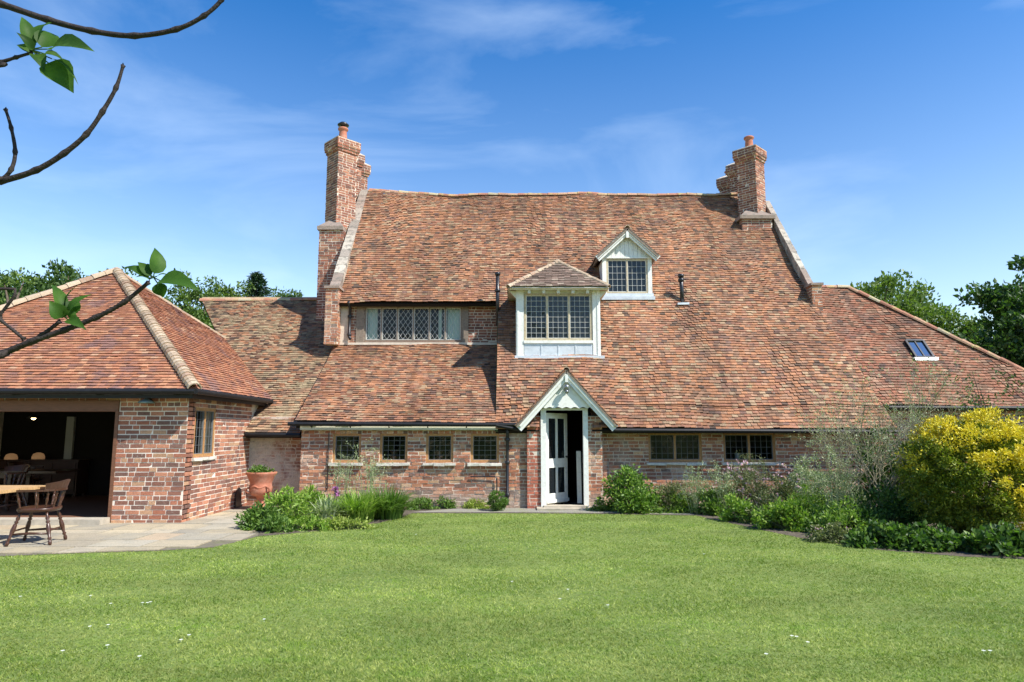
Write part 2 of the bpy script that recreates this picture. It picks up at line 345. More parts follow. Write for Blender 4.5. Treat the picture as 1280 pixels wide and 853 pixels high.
def interval(poly, v):
    xs = []; n = len(poly)
    for i in range(n):
        (x1, y1), (x2, y2) = poly[i], poly[(i + 1) % n]
        if y1 == y2: 
            if abs(y1 - v) < 1e-9: xs += [x1, x2]
            continue
        t = (v - y1) / (y2 - y1)
        if -1e-9 <= t <= 1 + 1e-9: xs.append(x1 + (x2 - x1) * t)
    return (min(xs), max(xs)) if xs else None
def tiles(mb, o, U, V, poly, gauge=.092, wd=.14, sag=None, t=.017, lift=.031, jit=1.0, vstart=None):
    o = Vector(o); U = Vector(U).normalized(); V = Vector(V).normalized(); Nn = U.cross(V)
    if Nn.z < 0: Nn = -Nn; flip = True
    else: flip = False
    v0 = min(p[1] for p in poly); v1 = max(p[1] for p in poly)
    nr = int((v1 - v0) / gauge + .5); 
    fs = [(0, 2, 3, 1), (4, 5, 7, 6), (0, 1, 5, 4), (2, 6, 7, 3), (0, 4, 6, 2), (1, 3, 7, 5)]
    if flip: fs = [f[::-1] for f in fs]
    vv, ff = mb.v, mb.f
    for j in range(nr):
        va = v0 + j * gauge; vb = min(va + gauge + .03, v1)
        ia = interval(poly, min(max(va, v0 + 1e-6), v1 - 1e-6)); ib = interval(poly, min(max(vb, v0 + 1e-6), v1 - 1e-6))
        if not ia or not ib: continue
        lo = min(ia[0], ib[0]); hi = max(ia[1], ib[1])
        u = math.floor(lo / wd) * wd + (wd / 2 if j % 2 else 0) - wd + random.uniform(-.035, .035)
        rowl = random.uniform(-.002, .003)
        while u < hi:
            ua, ub = u + .0015, u + wd - .002; u += wd + random.uniform(-.003, .003)
            a0, a1 = max(ua, ia[0]), min(ub, ia[1]); b0, b1 = max(ua, ib[0]), min(ub, ib[1])
            if a1 - a0 < .012 and b1 - b0 < .012: continue
            if a1 < a0: a0 = a1 = min(max((a0 + a1) / 2, ia[0]), ia[1])
            if b1 < b0: b0 = b1 = min(max((b0 + b1) / 2, ib[0]), ib[1])
            dj = random.gauss(0, .006) * jit; l0 = lift + rowl + random.gauss(0, .003) * jit; l1 = .004; tl = random.gauss(0, .0022) * jit
            if random.random() < .012 * jit: dj -= random.uniform(.01, .03); l0 += .012
            s0 = sag(a0, va) if sag else 0; s1 = sag(b0, vb) if sag else 0
            n = len(vv)
            for (uu, v_, h) in ((a0, va + dj, l0 - t + tl + s0), (a1, va + dj, l0 - t - tl + s0), (b0, vb, l1 - t + s1), (b1, vb, l1 - t + s1),
                                (a0, va + dj, l0 + tl + s0), (a1, va + dj, l0 - tl + s0), (b0, vb, l1 + s1), (b1, vb, l1 + s1)):
                vv.append(tuple(o + U * uu + V * v_ + Nn * h))
            ff.extend(tuple(i + n for i in f) for f in fs)
def roof_plane(o, U, V, poly, parent, mat, deckmat=None, deck=.09, name='roof', sag=None, **k):
    o = Vector(o); U = Vector(U).normalized(); V = Vector(V).normalized(); Nn = U.cross(V)
    if Nn.z < 0: Nn = -Nn
    d = MB(); d.slab([o + U * a + V * b - Nn * (.02 + (.04 if sag else 0)) for a, b in poly], Nn, deck); dk = d.build(name, deckmat or PLASTER, parent)
    mb = MB(); tiles(mb, o, U, V, poly, sag=sag, **k); mb.build('tiles', mat, dk)
    return dk
def ridge(mb, p0, p1, up=(0, 0, 1), r=.1, step=.3, taper=.86, spread=1.0, sagf=None):
    p0 = Vector(p0); p1 = Vector(p1); d = p1 - p0; L = d.length; d.normalize(); up = Vector(up); up = (up - d * up.dot(d)).normalized(); c = d.cross(up)
    n = int(L / step); 
    for i in range(n):
        a = p0 + d * (i * L / n); b = p0 + d * ((i + 1) * L / n + .04)
        if sagf: a = a + up * sagf(i / n); b = b + up * sagf((i + 1) / n)
        jj = random.uniform(-.008, .008); vs = []
        for (p, rr) in ((a, r * (1 + random.uniform(-.04, .04))), (b, r * taper)):
            for s_ in (1, .78):
                for k in range(7):
                    an = math.pi * (k / 6) ; x = math.cos(an) * rr * spread; y = math.sin(an) * rr
                    vs.append(p + c * x * (1 if s_ == 1 else .85) + up * (y * (1 if s_ == 1 else .8) - .02 + jj))
        fs = []
        for k in range(6):
            fs.append((k, k + 1, 14 + k + 1, 14 + k)); fs.append((7 + k + 1, 7 + k, 21 + k, 21 + k + 1)); fs.append((k + 1, k, 7 + k, 7 + k + 1)); fs.append((14 + k, 15 + k, 22 + k, 21 + k))
        fs += [(0, 14, 21, 7), (6, 13, 27, 20)]
        mb.add(vs, fs)
def window(parent, o, face, W, H, lights=1, cols=4, rows=5, fm=None, fw=.05, diamond=False, glass=None, depth=.07, inset=.05, came=None, sill=True, silldepth=.1, name='window', label=None):
    M = frameM(o, face); fm = fm or OAK; f = MB(M); d0 = inset; d1 = inset + depth
    f.box(0, fw, d0, d1, 0, H); f.box(W - fw, W, d0, d1, 0, H); f.box(fw, W - fw, d0, d1, 0, fw * 1.1); f.box(fw, W - fw, d0, d1, H - fw, H)
    iw = (W - 2 * fw - (lights - 1) * fw * .8) / lights
    for i in range(1, lights): x = fw + i * iw + (i - 1) * fw * .8; f.box(x, x + fw * .8, d0 - .004, d1, fw * 1.1, H - fw)
    wn = f.build(name, fm, parent)
    if label: wn['label'] = label
    for i in range(lights):
        x0 = fw + i * (iw + fw * .8); x1 = x0 + iw; z0 = fw * 1.1; z1 = H - fw
        # small inner casement
        cs = MB(M); e = .012
        cs.box(x0, x0 + e, d0 + .012, d1 - .01, z0, z1); cs.box(x1 - e, x1, d0 + .012, d1 - .01, z0, z1); cs.box(x0 + e, x1 - e, d0 + .012, d1 - .01, z0, z0 + e); cs.box(x0 + e, x1 - e, d0 + .012, d1 - .01, z1 - e, z1)
        lw = .0058; yy = d0 + .03
        if diamond:
            st = (x1 - x0) / cols; a0, a1, c0, c1 = x0 + e, x1 - e, z0 + e, z1 - e; slope = 1.45
            for sgn in (1, -1):
                k = -60
                while k < 60:
                    # line x = xk + sgn*(z-c0)/slope
                    xk = x0 + k * st
                    pts = []
                    for z in (c0, c1): pts.append([xk + sgn * (z - c0) / slope, z])
                    (xa, za), (xb, zb) = pts
                    def clip(xa, za, xb, zb):
                        t0, t1 = 0.0, 1.0; dx = xb - xa
                        if abs(dx) < 1e-9: return None
                        ta, tb = sorted(((a0 - xa) / dx, (a1 - xa) / dx)); t0 = max(t0, ta); t1 = min(t1, tb)
                        if t1 - t0 < .02: return None
                        return (xa + dx * t0, za + (zb - za) * t0, xa + dx * t1, za + (zb - za) * t1)
                    cl = clip(xa, za, xb, zb)
                    if cl: cs.bar((cl[0], yy + .004 * sgn, cl[1]), (cl[2], yy + .004 * sgn, cl[3]), lw, .006, (0, 1, 0))
                    k += 1
        else:
            for a in range(1, cols): x = x0 + (x1 - x0) * a / cols; cs.box(x - lw / 2, x + lw / 2, yy - .005, yy + .006, z0 + e, z1 - e)
            for a in range(1, rows): z = z0 + (z1 - z0) * a / rows; cs.box(x0 + e, x1 - e, yy - .0065, yy + .0075, z - lw / 2, z + lw / 2)
        cs.build('casement', came or CAME, wn)
        g = MB(M)
        # each little pane tilts a touch: old glass
        nc, nr = (cols, rows) if not diamond else (2, 2)
        for a in range(nc):
            for b in range(nr):
                xa, xb = x0 + e + (x1 - x0 - 2 * e) * a / nc, x0 + e + (x1 - x0 - 2 * e) * (a + 1) / nc; za, zb = z0 + e + (z1 - z0 - 2 * e) * b / nr, z0 + e + (z1 - z0 - 2 * e) * (b + 1) / nr
                t = .0015 if not diamond else .001
                y = yy + .014; g.add([(xa, y + random.uniform(-t, t), za), (xb, y + random.uniform(-t, t), za), (xb, y + random.uniform(-t, t), zb), (xa, y + random.uniform(-t, t), zb)], [(0, 1, 2, 3)])
        g.build('pane', glass or GLASS, wn)
    if sill:
        s = MB(M); 
        for q in range(3): s.box(-.06 + (W + .12) * q / 3 + .002, -.06 + (W + .12) * (q + 1) / 3 - .002, -silldepth + random.uniform(-.012, .012), .12, -.062 + random.uniform(-.008, .008), -.004, .007)
        s.build('sill', STONE, wn)
    return wn

# ================================================================== GROUND
# boundary of the lawn towards house, as (px, py) read on the ground
LB = [(-400, 712), (-60, 699), (0, 696), (100, 692), (200, 689), (265, 685), (292, 679), (322, 671), (400, 664), (470, 655), (500, 648), (515, 642), (640, 642), (760, 643), (870, 645), (920, 656), (1000, 673), (1100, 688), (1200, 696), (1290, 700), (1700, 715)]
LBG = [G(a, b) for a, b in LB]
def lawn_edge(x):   # y of the edge of the lawn at world x
    xs = [p.x for p in LBG]; ys = [p.y for p in LBG]; return np.interp(x, xs, ys)

def grid_ground():
    m, nt, bs, out = newmat('lawn_turf'); v = ocoord(nt)
    c = ramp(nt, noise(nt, .55, 5, .6, v), [(.3, (.12, .18, .035)), (.7, (.20, .27, .055))])
    c = mixc(nt, ramp(nt, noise(nt, 25, 4, .7, v), [(.35, .0), (.75, .5)]), c, (.14, .16, .045))
    nt.links.new(c, bs.inputs['Base Color']); bs.inputs['Roughness'].default_value = .95; bump(nt, bs, noise(nt, 60, 4, .7, v), .6, .02)
    mb = MB(); mb.add([(-1500, -1500, 0), (1500, -1500, 0), (1500, 1500, 0), (-1500, 1500, 0)], [(0, 1, 2, 3)])
    struct(mb.build('ground', m))
grid_ground()
# soil of the beds and house surround
def soil():
    m, nt, bs, out = newmat('bed_soil'); v = ocoord(nt)
    c = ramp(nt, noise(nt, 8, 6, .7, v), [(.3, (.06, .045, .03)), (.75, (.17, .14, .10))])
    nt.links.new(c, bs.inputs['Base Color']); bs.inputs['Roughness'].default_value = 1; bump(nt, bs, noise(nt, 30, 5, .7, v), .9, .03)
    mb = MB(); pts = [(p.x, p.y, .004) for p, q in zip(LBG, LB) if q[0] > 300] ; pts = [p for p in pts if p[0] < 9] + [(13.2, 12.5, .004), (13.4, 15.9, .004), (-5.6, 15.9, .004)]
    mb.add(pts, [tuple(range(len(pts)))]); struct(mb.build('flower_bed', m))
soil()
# gravel strip in front of the door
def strip():
    m, nt, bs, out = newmat('gravel_path'); v = ocoord(nt)
    vo = nt.nodes.new('ShaderNodeTexVoronoi'); vo.inputs['Scale'].default_value = 55; nt.links.new(v, vo.inputs['Vector'])
    c = ramp(nt, vo.outputs['Distance'], [(0, (.42, .39, .33)), (.7, (.20, .19, .16))]); c = mixc(nt, ramp(nt, noise(nt, 3, 5, .6, v), [(.45, 0.0), (.7, .7)]), c, (.22, .23, .10))
    nt.links.new(c, bs.inputs['Base Color']); bs.inputs['Roughness'].default_value = 1; bump(nt, bs, vo.outputs['Distance'], .6, .02)
    px = [(512, 641), (640, 641), (760, 642), (868, 644), (840, 636), (760, 634), (700, 629), (640, 633), (560, 637)]
    pts = [G(a, b) for a, b in px]; mb = MB(); mb.add([(p.x, p.y, .008) for p in pts], [tuple(range(len(pts)))]); struct(mb.build('path', m))
strip()
# patio of riven flags
FLAG = island_mat('riven_flags', [(0, (.40, .345, .25)), (.25, (.35, .315, .24)), (.5, (.42, .355, .24)), (.7, (.33, .30, .235)), (.88, (.39, .30, .20))],
                  [(3, .5, .66, (.25, .23, .18), .55, 'MIX'), (9, .58, .7, (.17, .16, .11), .5, 'MIX'), (1.3, .5, .7, (.48, .40, .26), .5, 'MIX')], bscale=12, bstr=.5, rough=.8)
def patio():
    xs_edge = lambda x: float(lawn_edge(x))
    base = MB(); pts = [(p.x, p.y, .006) for p, q in zip(LBG, LB) if -61 < q[0] < 330]; pts[0] = (-14.5, pts[0][1], .006)
    pts = pts + [(-4.5, 12.6, .006), (-4.75, 13.9, .006), (-4.7, 15.9, .006), (-14.5, 15.9, .006)]
    base.add(pts, [tuple(range(len(pts)))]); j = simple('patio_joints', (.17, .15, .11), 1, 12, .3, .1, bstr=.5, dirt=(4, .5, .7, (.16, .17, .07), .6))
    struct(base.build('patio', j))
    poly = [(p[0], p[1]) for p in pts]
    mb = MB(); y = 9.0; cx = sum(p[0] for p in poly) / len(poly)
    while y < 15.7:
        h = random.choice((.42, .5, .6, .72)); x = -14.4 + random.uniform(-.4, 0)
        while x < -4.15:
            L = random.choice((.5, .65, .8, .95)); x2 = x + L
            # clip in y against the lawn edge
            def cl(xx, yy): return max(yy, xs_edge(xx) + .02)
            xr_ = -4.15 if y < 11.3 else (-4.15 - (y + h - 11.3) * .25 if y < 13.4 else -4.74); xe = min(x2, xr_)
            if xe < x + .05: break
            g = .012
            a = (x + g, cl(x, y) + g); b = (xe - g, cl(xe, y) + g); c = (xe - g, y + h - g); d = (x + g, y + h - g)
            if c[1] - b[1] > .04 and d[1] - a[1] > .04 and inpoly((x + xe) / 2, y + h * .8, poly):
                z = .022 + random.uniform(-.003, .003); jj = lambda p: (p[0] + random.uniform(-.006, .006), p[1] + random.uniform(-.006, .006))
                q = [jj(p) for p in (a, b, c, d)]
                mb.add([(p[0], p[1], .007) for p in q] + [(p[0], p[1], z + random.uniform(-.002, .002)) for p in q], [(4, 5, 6, 7), (0, 1, 5, 4), (1, 2, 6, 5), (2, 3, 7, 6), (3, 0, 4, 7)])
            x = x2
        y += h
    struct(mb.build('patio_flags', FLAG))
patio()

# ================================================================== FARMHOUSE
T1 = 1.19; A1 = math.atan(T1); EY, EZ = 15.1, 1.72; RY = 21.5; RZ = EZ + T1 * (RY - EY)
XL, XR, XM = -4.66, 7.95, -.36
house = thing('farmhouse', 'old red brick farmhouse with steep clay tiled roof, two dormers and tall end chimneys', 'house', (1.5, 18, 0))
def V_of(y, y0=EY, a=A1): return (y - y0) / math.cos(a)
def sag1(u, v):
    return .028 * math.sin(u * .9 + .6 * v) + .02 * math.sin(u * 2.1 - v * 1.1 + 1) + .014 * math.sin(v * 2.3 + u * .4) + .012 * math.sin(u * 3.7 + v * .5)
VT = V_of(RY); V1 = V_of(17.93)
def sagB(u, v):
    e = max(0, 1 - (u - XL) / 2.6); return sag1(u, v) + .16 * e * e * max(0, (v - V1) / (VT - V1))
Udir, Vdir = (1, 0, 0), (0, math.cos(A1), math.sin(A1))
pa_, pb_, pv_ = .60, 1.76, .70
roof_plane((0, EY, EZ), Udir, Vdir, [(XM, 0), (pa_, 0), (pa_, pv_), (XM, pv_)], house, TILE, sag=sag1)
roof_plane((0, EY, EZ), Udir, Vdir, [(pb_, 0), (8.45, 0), (8.40, pv_), (pb_, pv_)], house, TILE, sag=sag1)
roof_plane((0, EY, EZ), Udir, Vdir, [(XM, pv_), (8.40, pv_), (XR + .1, V1), (XM, V1)], house, TILE, sag=sag1)
roof_plane((0, EY, EZ), Udir, Vdir, [(XL - .05, V1), (XR + .1, V1), (XR, VT), (XL, VT)], house, TILE, sag=sagB, name='roof')
# back slope
mb = MB(); mb.slab([(XR, RY, RZ), (XL, RY, RZ), (XL, 26.6, RZ - T1 * 5.1), (XR, 26.6, RZ - T1 * 5.1)], (0, math.sin(A1), math.cos(A1)), .1); bk = mb.build('roof', TILE, house); bk['label'] = 'rear roof slope'
r = MB(); ridge(r, (XL, RY, RZ + .0), (XR - .3, RY, RZ), r=.1, step=.32, sagf=lambda t: sagB(XL + t * (XR - XL), VT) * .8); r.build('ridge_tiles', RIDGE, house)

# lower roof left, over ground floor windows
T2 = .677; A2 = math.atan(T2); LE = 1.86; LY = 18.25
sag2 = lambda u, v: .022 * math.sin(u * 1.1 + v) + .016 * math.sin(u * 2.3 - v * 1.7)
v2 = (LY - EY) / math.cos(A2)
roof_plane((0, EY, LE), (1, 0, 0), (0, math.cos(A2), math.sin(A2)), [(-4.76, 0), (XM, 0), (XM, v2), (-4.76, v2)], house, TILE, sag=sag2)
# cheek between the two slopes
mb = MB(frameM((XM, EY, 0), 'l')); L_ = LY - EY
mb.prism([(-L_ - .02, LE + T2 * L_ - .1), (-.02, 1.66), (-.02, EZ - .03), (-L_, EZ + T1 * L_ - .1)][::1], -.02, .05); mb.build('roof_cheek', MOSSY, house)
# upper left wall with long leaded window
UW = P(455, 427, LY); UW2 = P(578, 383, LY)
wx0, wx1, wz0, wz1 = UW.x, UW2.x, UW.z, UW2.z
zt = EZ + T1 * (LY - EY) - .12; zb = LE + T2 * (LY - EY) - .1
brick_wall((-4.66, LY, 0), 'f', XM + 4.66, zt, house, BRICK_CH, holes=[(wx0 + 4.66, wx1 + 4.66, wz0, wz1)], z0=zb - .1, th=.2)
lw = window(house, (wx0, LY, wz0), 'f', wx1 - wx0, wz1 - wz0, lights=6, cols=3, rows=5, fm=OAKG, diamond=True, came=CAMEW, fw=.045, inset=.0, sill=False, label='long six light leaded window')
f = MB(); f.box(wx0 - .22, wx0 - .005, LY - .03, LY + .03, wz0 - .16, wz1 + .18); f.box(wx1 + .005, wx1 + .17, LY - .03, LY + .03, wz0 - .16, wz1 + .18)
f.box(wx0 - .004, wx1 + .004, LY - .025, LY + .03, wz0 - .16, wz0 - .003); f.box(-4.4, wx1 + .17, LY - .04, LY + .03, wz1 + .182, wz1 + .30)
for i in range(5): x = wx0 + .35 + i * .52; f.box(x, x + .09, LY - .12, LY - .042, wz1 + .20, wz1 + .28)
f.build('timber_frame', OAKG, house)
c = MB()
for (a, b) in ((wx0 + .05, wx0 + .33), (wx1 - .42, wx1 - .06), (wx1 - .66, wx1 - .56)):
    n = max(2, int((b - a) / .045)); c = MB()
    for i in range(n):
        xa = a + (b - a) * i / n; xm = a + (b - a) * (i + .5) / n; xb = a + (b - a) * (i + 1) / n
        c.add([(xa, LY + .15, wz0 + .03), (xm, LY + .12, wz0 + .03), (xb, LY + .15, wz0 + .03), (xa, LY + .15, wz1), (xm, LY + .12, wz1), (xb, LY + .15, wz1)], [(0, 1, 4, 3), (1, 2, 5, 4)])
    c.build('curtain', CURT, lw)
# dark attic room behind long window
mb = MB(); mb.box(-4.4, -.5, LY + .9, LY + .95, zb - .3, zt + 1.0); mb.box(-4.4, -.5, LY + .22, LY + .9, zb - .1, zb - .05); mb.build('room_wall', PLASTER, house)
# flashing at foot of the upper wall, tile rake at left
mb = MB(); mb.box(-4.7, XM - .03, LY - .09, LY - .012, zb + .08, zb + .14, .003); mb.build('mortar_fillet', MORT, house)

# ground floor walls
WYL, WYR = 15.27, 15.5
holesL = []; wl = []
for (a, b) in ((415, 452), (474, 510), (532, 567), (588, 624)):
    p = P(a, 579, WYL); q = P(b, 540, WYL); wl.append((p.x, q.x)); holesL.append((p.x + 4.66, q.x + 4.66, .98, 1.62))
brick_wall((-4.66, WYL, 0), 'f', 4.66 + .33, 1.84, house, BRICK, holes=holesL, rough=.006, proud=.009)
names = [('first', 'far left')]
for (a, b) in wl:
    window(house, (a, WYL, .98), 'f', b - a, .64, cols=4, rows=5, fw=.055, inset=.03)
holesR = []; wr = []
for (a, b) in ((811, 877), (905, 969)):
    p = P(a, 579, WYR); q = P(b, 541, WYR); wr.append((p.x, q.x)); holesR.append((p.x - 2.0, q.x - 2.0, .98, 1.64))
brick_wall((2.0, WYR, 0), 'f', 6.4, 1.95, house, BRICK, holes=holesR, rough=.006, proud=.009)
for (a, b) in wr: window(house, (a, WYR, .98), 'f', b - a, .66, lights=2, cols=4, rows=4, fw=.055, inset=.04)
# fascia + gutters + pipes
mb = MB(); mb.box(-4.66, XM + .05, 15.13, 15.2, 1.70, 1.80); mb.build('fascia', CREAM, house)
mb = MB(); mb.tube([(-4.9, EY - .05, LE - .03), (.1, EY - .05, LE - .05)], .045); mb.tube([(2.2, EY - .05, EZ - .03), (8.5, EY - .05, EZ - .06)], .045)
for i in range(6): x = -4.4 + i * .85; mb.tube([(x, EY - .05, LE - .08), (x, EY + .06, LE - .12)], .012)
mb.tube([(-.35, EY - .06, LE - .06), (.18, EY - .05, EZ - .02)], .04)
mb.build('gutter', IRONG, house)
def pipe(pts, r=.035, collars=(), name='downpipe', mat=IRON):
    mb = MB(); mb.tube(pts, r, 10)
    for (x, y, z) in collars: mb.lathe([(r * 1.35, 0), (r * 1.5, .02), (r * 1.5, .06), (r * 1.2, .08)], 12, (x, y, z))
    return mb.build(name, mat, house, True)
pipe([(-.1, 15.15, 1.75), (-.1, 15.2, 1.6), (-.1, 15.2, .2), (-.1, 15.1, .1)], .035, [(-.1, 15.2, .25), (-.1, 15.2, 1.45), (-.1, 15.2, .95)])
px_ = P(437, 400, LY - .12); pipe([(px_.x, LY - .3, 5.1), (px_.x, LY - .1, 4.95), (px_.x, LY - .1, 4.2), (px_.x + .05, LY - .2, 4.12)], .04, [(px_.x, LY - .1, 4.2), (px_.x, LY - .1, 4.7)])
a = P(622, 408, 17.6); b = P(622, 342, 17.6); pipe([a, b], .05, [(b.x, b.y, b.z - .5), (b.x, b.y, b.z - .05)], name='vent_pipe')
a = P(853, 378, 17.95); b = P(851, 343, 17.95); a.z -= .1; pipe([a, b], .055, [(b.x, b.y, b.z - .08), (b.x, b.y, b.z - .2)], name='vent_pipe')
mb = MB(); mb.box(a.x - .16, a.x + .14, a.y - .16, a.y + .0, a.z + .0, a.z + .06, .01); mb.build('lead_collar', LEAD, house)
mb = MB(); mb.tube([P(411, 541, WYL - .03), P(409, 612, WYL - .03)], .011, 6); mb.build('cable', IRON, house)
mb = MB(); mb.tube([P(588, 596, WYL - .05), P(619, 596, WYL - .06), P(621, 598, WYL - .06), P(621, 616, WYL - .06), P(619, 619, WYL - .06)], .014, 8); mb.build('waste_pipe', IRON, house)

# gable ends, back, other walls of main block
def gable_poly(front): return front
GP = [(15.282, 0), (15.282, 1.75), (18.2, 3.8), (18.2, 5.2), (RY, RZ - .15), (26.4, RZ - .15 - T1 * 4.9), (26.4, 0)]
pl = [(-y, z) for y, z in GP]   # left face local x = -Y
brick_wall((-4.66, 0, 0), 'l', 0, 9.4, house, BRICK, poly=None if False else pl[::1], th=.3) if False else None
mb = MB(frameM((-4.66, 0, 0), 'l')); mb.prism(pl[::-1], 0.0, .25); gw = mb.build('wall', MORT, house)
b = MB(frameM((-4.66, 0, 0), 'l'))
bricks(b, -15.282, 9.2, poly=pl, u0=-26.4); b.build('brickwork', BRICK, gw)
GPr = [(15.512, 0), (15.512, 1.85), (RY, RZ - .15), (26.4, RZ - .15 - T1 * 4.9), (26.4, 0)]
mb = MB(frameM((XR + .02, 0, 0), 'r')); mb.prism(GPr[::-1], 0, .25); gw = mb.build('wall', MORT, house)
b = MB(frameM((XR + .02, 0, 0), 'r')); bricks(b, 26.4, 9.2, poly=GPr, u0=15.512); b.build('brickwork', BRICK, gw)
mb = MB(); mb.box(-4.66, XR, 26.2, 26.4, 0, 3.3); mb.box(-4.4, XR - .3, 15.8, 26.1, .0, .06); mb.box(2.0, 2.1, 15.8, 20, .06, 2.4); mb.box(-.1, 0, 15.6, 20, .06, 2.4); mb.box(-4.4, 7.6, 19.0, 19.1, .06, 3.2)
mb.box(-4.3, 7.6, 15.9, 19.0, 2.25, 2.3) if False else None
mb.build('inner_wall', PLASTER, house)

# parapets (raking copings) on both gables
def coping(x0, x1, ya, yb, h, parent=house, below=.45):
    mb = MB(); n = int((yb - ya) / .24)
    for i in range(n):
        y0 = ya + (yb - ya) * i / n; y1 = ya + (yb - ya) * (i + 1) / n - .012
        z0 = EZ + T1 * (y0 - EY); z1 = EZ + T1 * (y1 - EY); j = lambda: random.uniform(-.012, .012)
        mb.add([(x0 + j(), y0, z0 - below), (x1 + j(), y0, z0 - below), (x1, y1, z1 - below), (x0, y1, z1 - below), (x0 + j(), y0, z0 + h + j()), (x1 + j(), y0, z0 + h + j()), (x1, y1, z1 + h), (x0, y1, z1 + h)],
               [(0, 3, 2, 1), (4, 5, 6, 7), (0, 1, 5, 4), (1, 2, 6, 5), (2, 3, 7, 6), (3, 0, 4, 7)])
    return mb.build('gable_coping', COPE, parent)
coping(XL - .27, XL + .0, 18.0, RY - .1, .28)
coping(XR + .06, XR + .22, 18.05, 20.9, .32)
# kneelers
mb = MB(frameM((XL - .30, 17.78, 0), 'f')); 
def brick_block(x0, x1, y0, y1, z0, z1, parent, mat=BRICK_CH, name='brick_pier', core=MORT):
    core_ = MB(); core_.box(x0, x1, y0, y1, z0, z1); c_ = core_.build(name, core, parent)
    b = MB()
    for face, o, L in (('f', (x0, y0, 0), x1 - x0), ('b', (x1, y1, 0), x1 - x0), ('r', (x1, y0, 0), y1 - y0), ('l', (x0, y1, 0), y1 - y0)):
        b.M = frameM(o, face); bricks(b, L, z1, z0=z0)
    b.build('brickwork', mat, c_); return c_
k1 = brick_block(XL - .30, XL + .03, 17.85, 18.3, 3.95, 5.45, house, BRICK, 'kneeler')
k2 = brick_block(XR + .03, XR + .29, 17.82, 18.15, 4.7, 5.53, house, BRICK, 'kneeler')
mb = MB(); mb.box(XR - .0, XR + .33, 17.78, 18.2, 5.532, 5.59, .008); mb.build('kneeler_cap', COPE, k2)
mb = MB(); mb.box(XL - .34, XL + .07, 17.8, 18.34, 5.452, 5.52, .008); mb.build('kneeler_cap', COPE, k1)

# ---------------- chimneys
def diag_stack(cx, cy, z0, z1, w_, parent, rot=45, pot=True, potr=.13, poth=.5, cowl=False):
    Rm = Matrix.Translation((cx, cy, 0)) @ Matrix.Rotation(R(rot), 4, 'Z'); h = w_ / 2
    # oversailing courses
    levels = [(z0, z1 - .40, 0.0), (z1 - .40, z1 - .32, .03), (z1 - .32, z1 - .24, .06), (z1 - .24, z1, .075)]
    core = MB(Rm); b = MB()
    for (a, c, e) in levels:
        core.box(-h - e, h + e, -h - e, h + e, a, c - .001)
        for face, o in (('f', (-h - e, -h - e, 0)), ('b', (h + e, h + e, 0)), ('r', (h + e, -h - e, 0)), ('l', (-h - e, h + e, 0))):
            b.M = Rm @ frameM(o, face); bricks(b, w_ + 2 * e, c, z0=a)
    st = core.build('chimney', MORT, parent); b.build('brickwork', BRICK_CH, st)
    fl = MB(Rm); h2 = h + .08; fl.add([(-h2, -h2, z1 + .001), (h2, -h2, z1 + .001), (h2, h2, z1 + .001), (-h2, h2, z1 + .001), (-.14, -.14, z1 + .12), (.14, -.14, z1 + .12), (.14, .14, z1 + .12), (-.14, .14, z1 + .12)],
                                    [(3, 2, 1, 0), (4, 5, 6, 7), (0, 1, 5, 4), (1, 2, 6, 5), (2, 3, 7, 6), (3, 0, 4, 7)]); fl.build('flaunching', MORT, st)
    if pot:
        p = MB(); r_ = potr; p.lathe([(r_ * 1.05, z1 + .05), (r_ * .95, z1 + .1), (r_ * .82, z1 + poth * .7), (r_ * .85, z1 + poth * .8), (r_ * 1.12, z1 + poth * .86), (r_ * 1.12, z1 + poth * .95), (r_ * .9, z1 + poth), (r_ * .7, z1 + poth - .1)], 20, (cx, cy, 0)); p.build('chimney_pot', POT, st, True)
    if cowl:
        p = MB(); p.lathe([(.07, z1 + poth - .08), (.07, z1 + poth + .06), (.17, z1 + poth + .07), (.18, z1 + poth + .10), (.10, z1 + poth + .17), (.02, z1 + poth + .19)], 18, (cx, cy, 0)); p.build('cowl', IRON, st, True)
    return st
# left
CBx0, CBx1, CBy0, CBy1 = -5.70, -4.99, 19.6, 22.6
ztop = P(420, 283, CBy0).z
base = brick_block(CBx0, CBx1, CBy0, CBy1, 0.0, ztop - .12, house, BRICK_CH, 'chimney_breast')
mb = MB(); mb.box(CBx0 - .06, CBx1, CBy0 - .06, CBy1 + .06, ztop - .119, ztop, .004)
mb.add([(CBx0 - .04, CBy0 - .04, ztop + .001), (CBx1, CBy0 - .04, ztop + .001), (CBx1, CBy1, ztop + .001), (CBx0 - .04, CBy1, ztop + .001), (CBx0 + .25, CBy0 + .45, ztop + .36), (CBx1 - .3, CBy0 + .45, ztop + .36), (CBx1 - .3, CBy1 - .4, ztop + .36), (CBx0 + .35, CBy1 - .4, ztop + .36)],
       [(3, 2, 1, 0), (4, 5, 6, 7), (0, 1, 5, 4), (1, 2, 6, 5), (2, 3, 7, 6), (3, 0, 4, 7)]); mb.build('weathering', COPE, base)
diag_stack(-5.27, 20.25, ztop - .05, 10.56, .65, house, cowl=True, potr=.14, poth=.5)
diag_stack(-5.27, 21.35, ztop - .05, 10.62, .50, house, pot=False)
diag_stack(-5.25, 22.2, ztop - .05, 10.62, .50, house, pot=False)
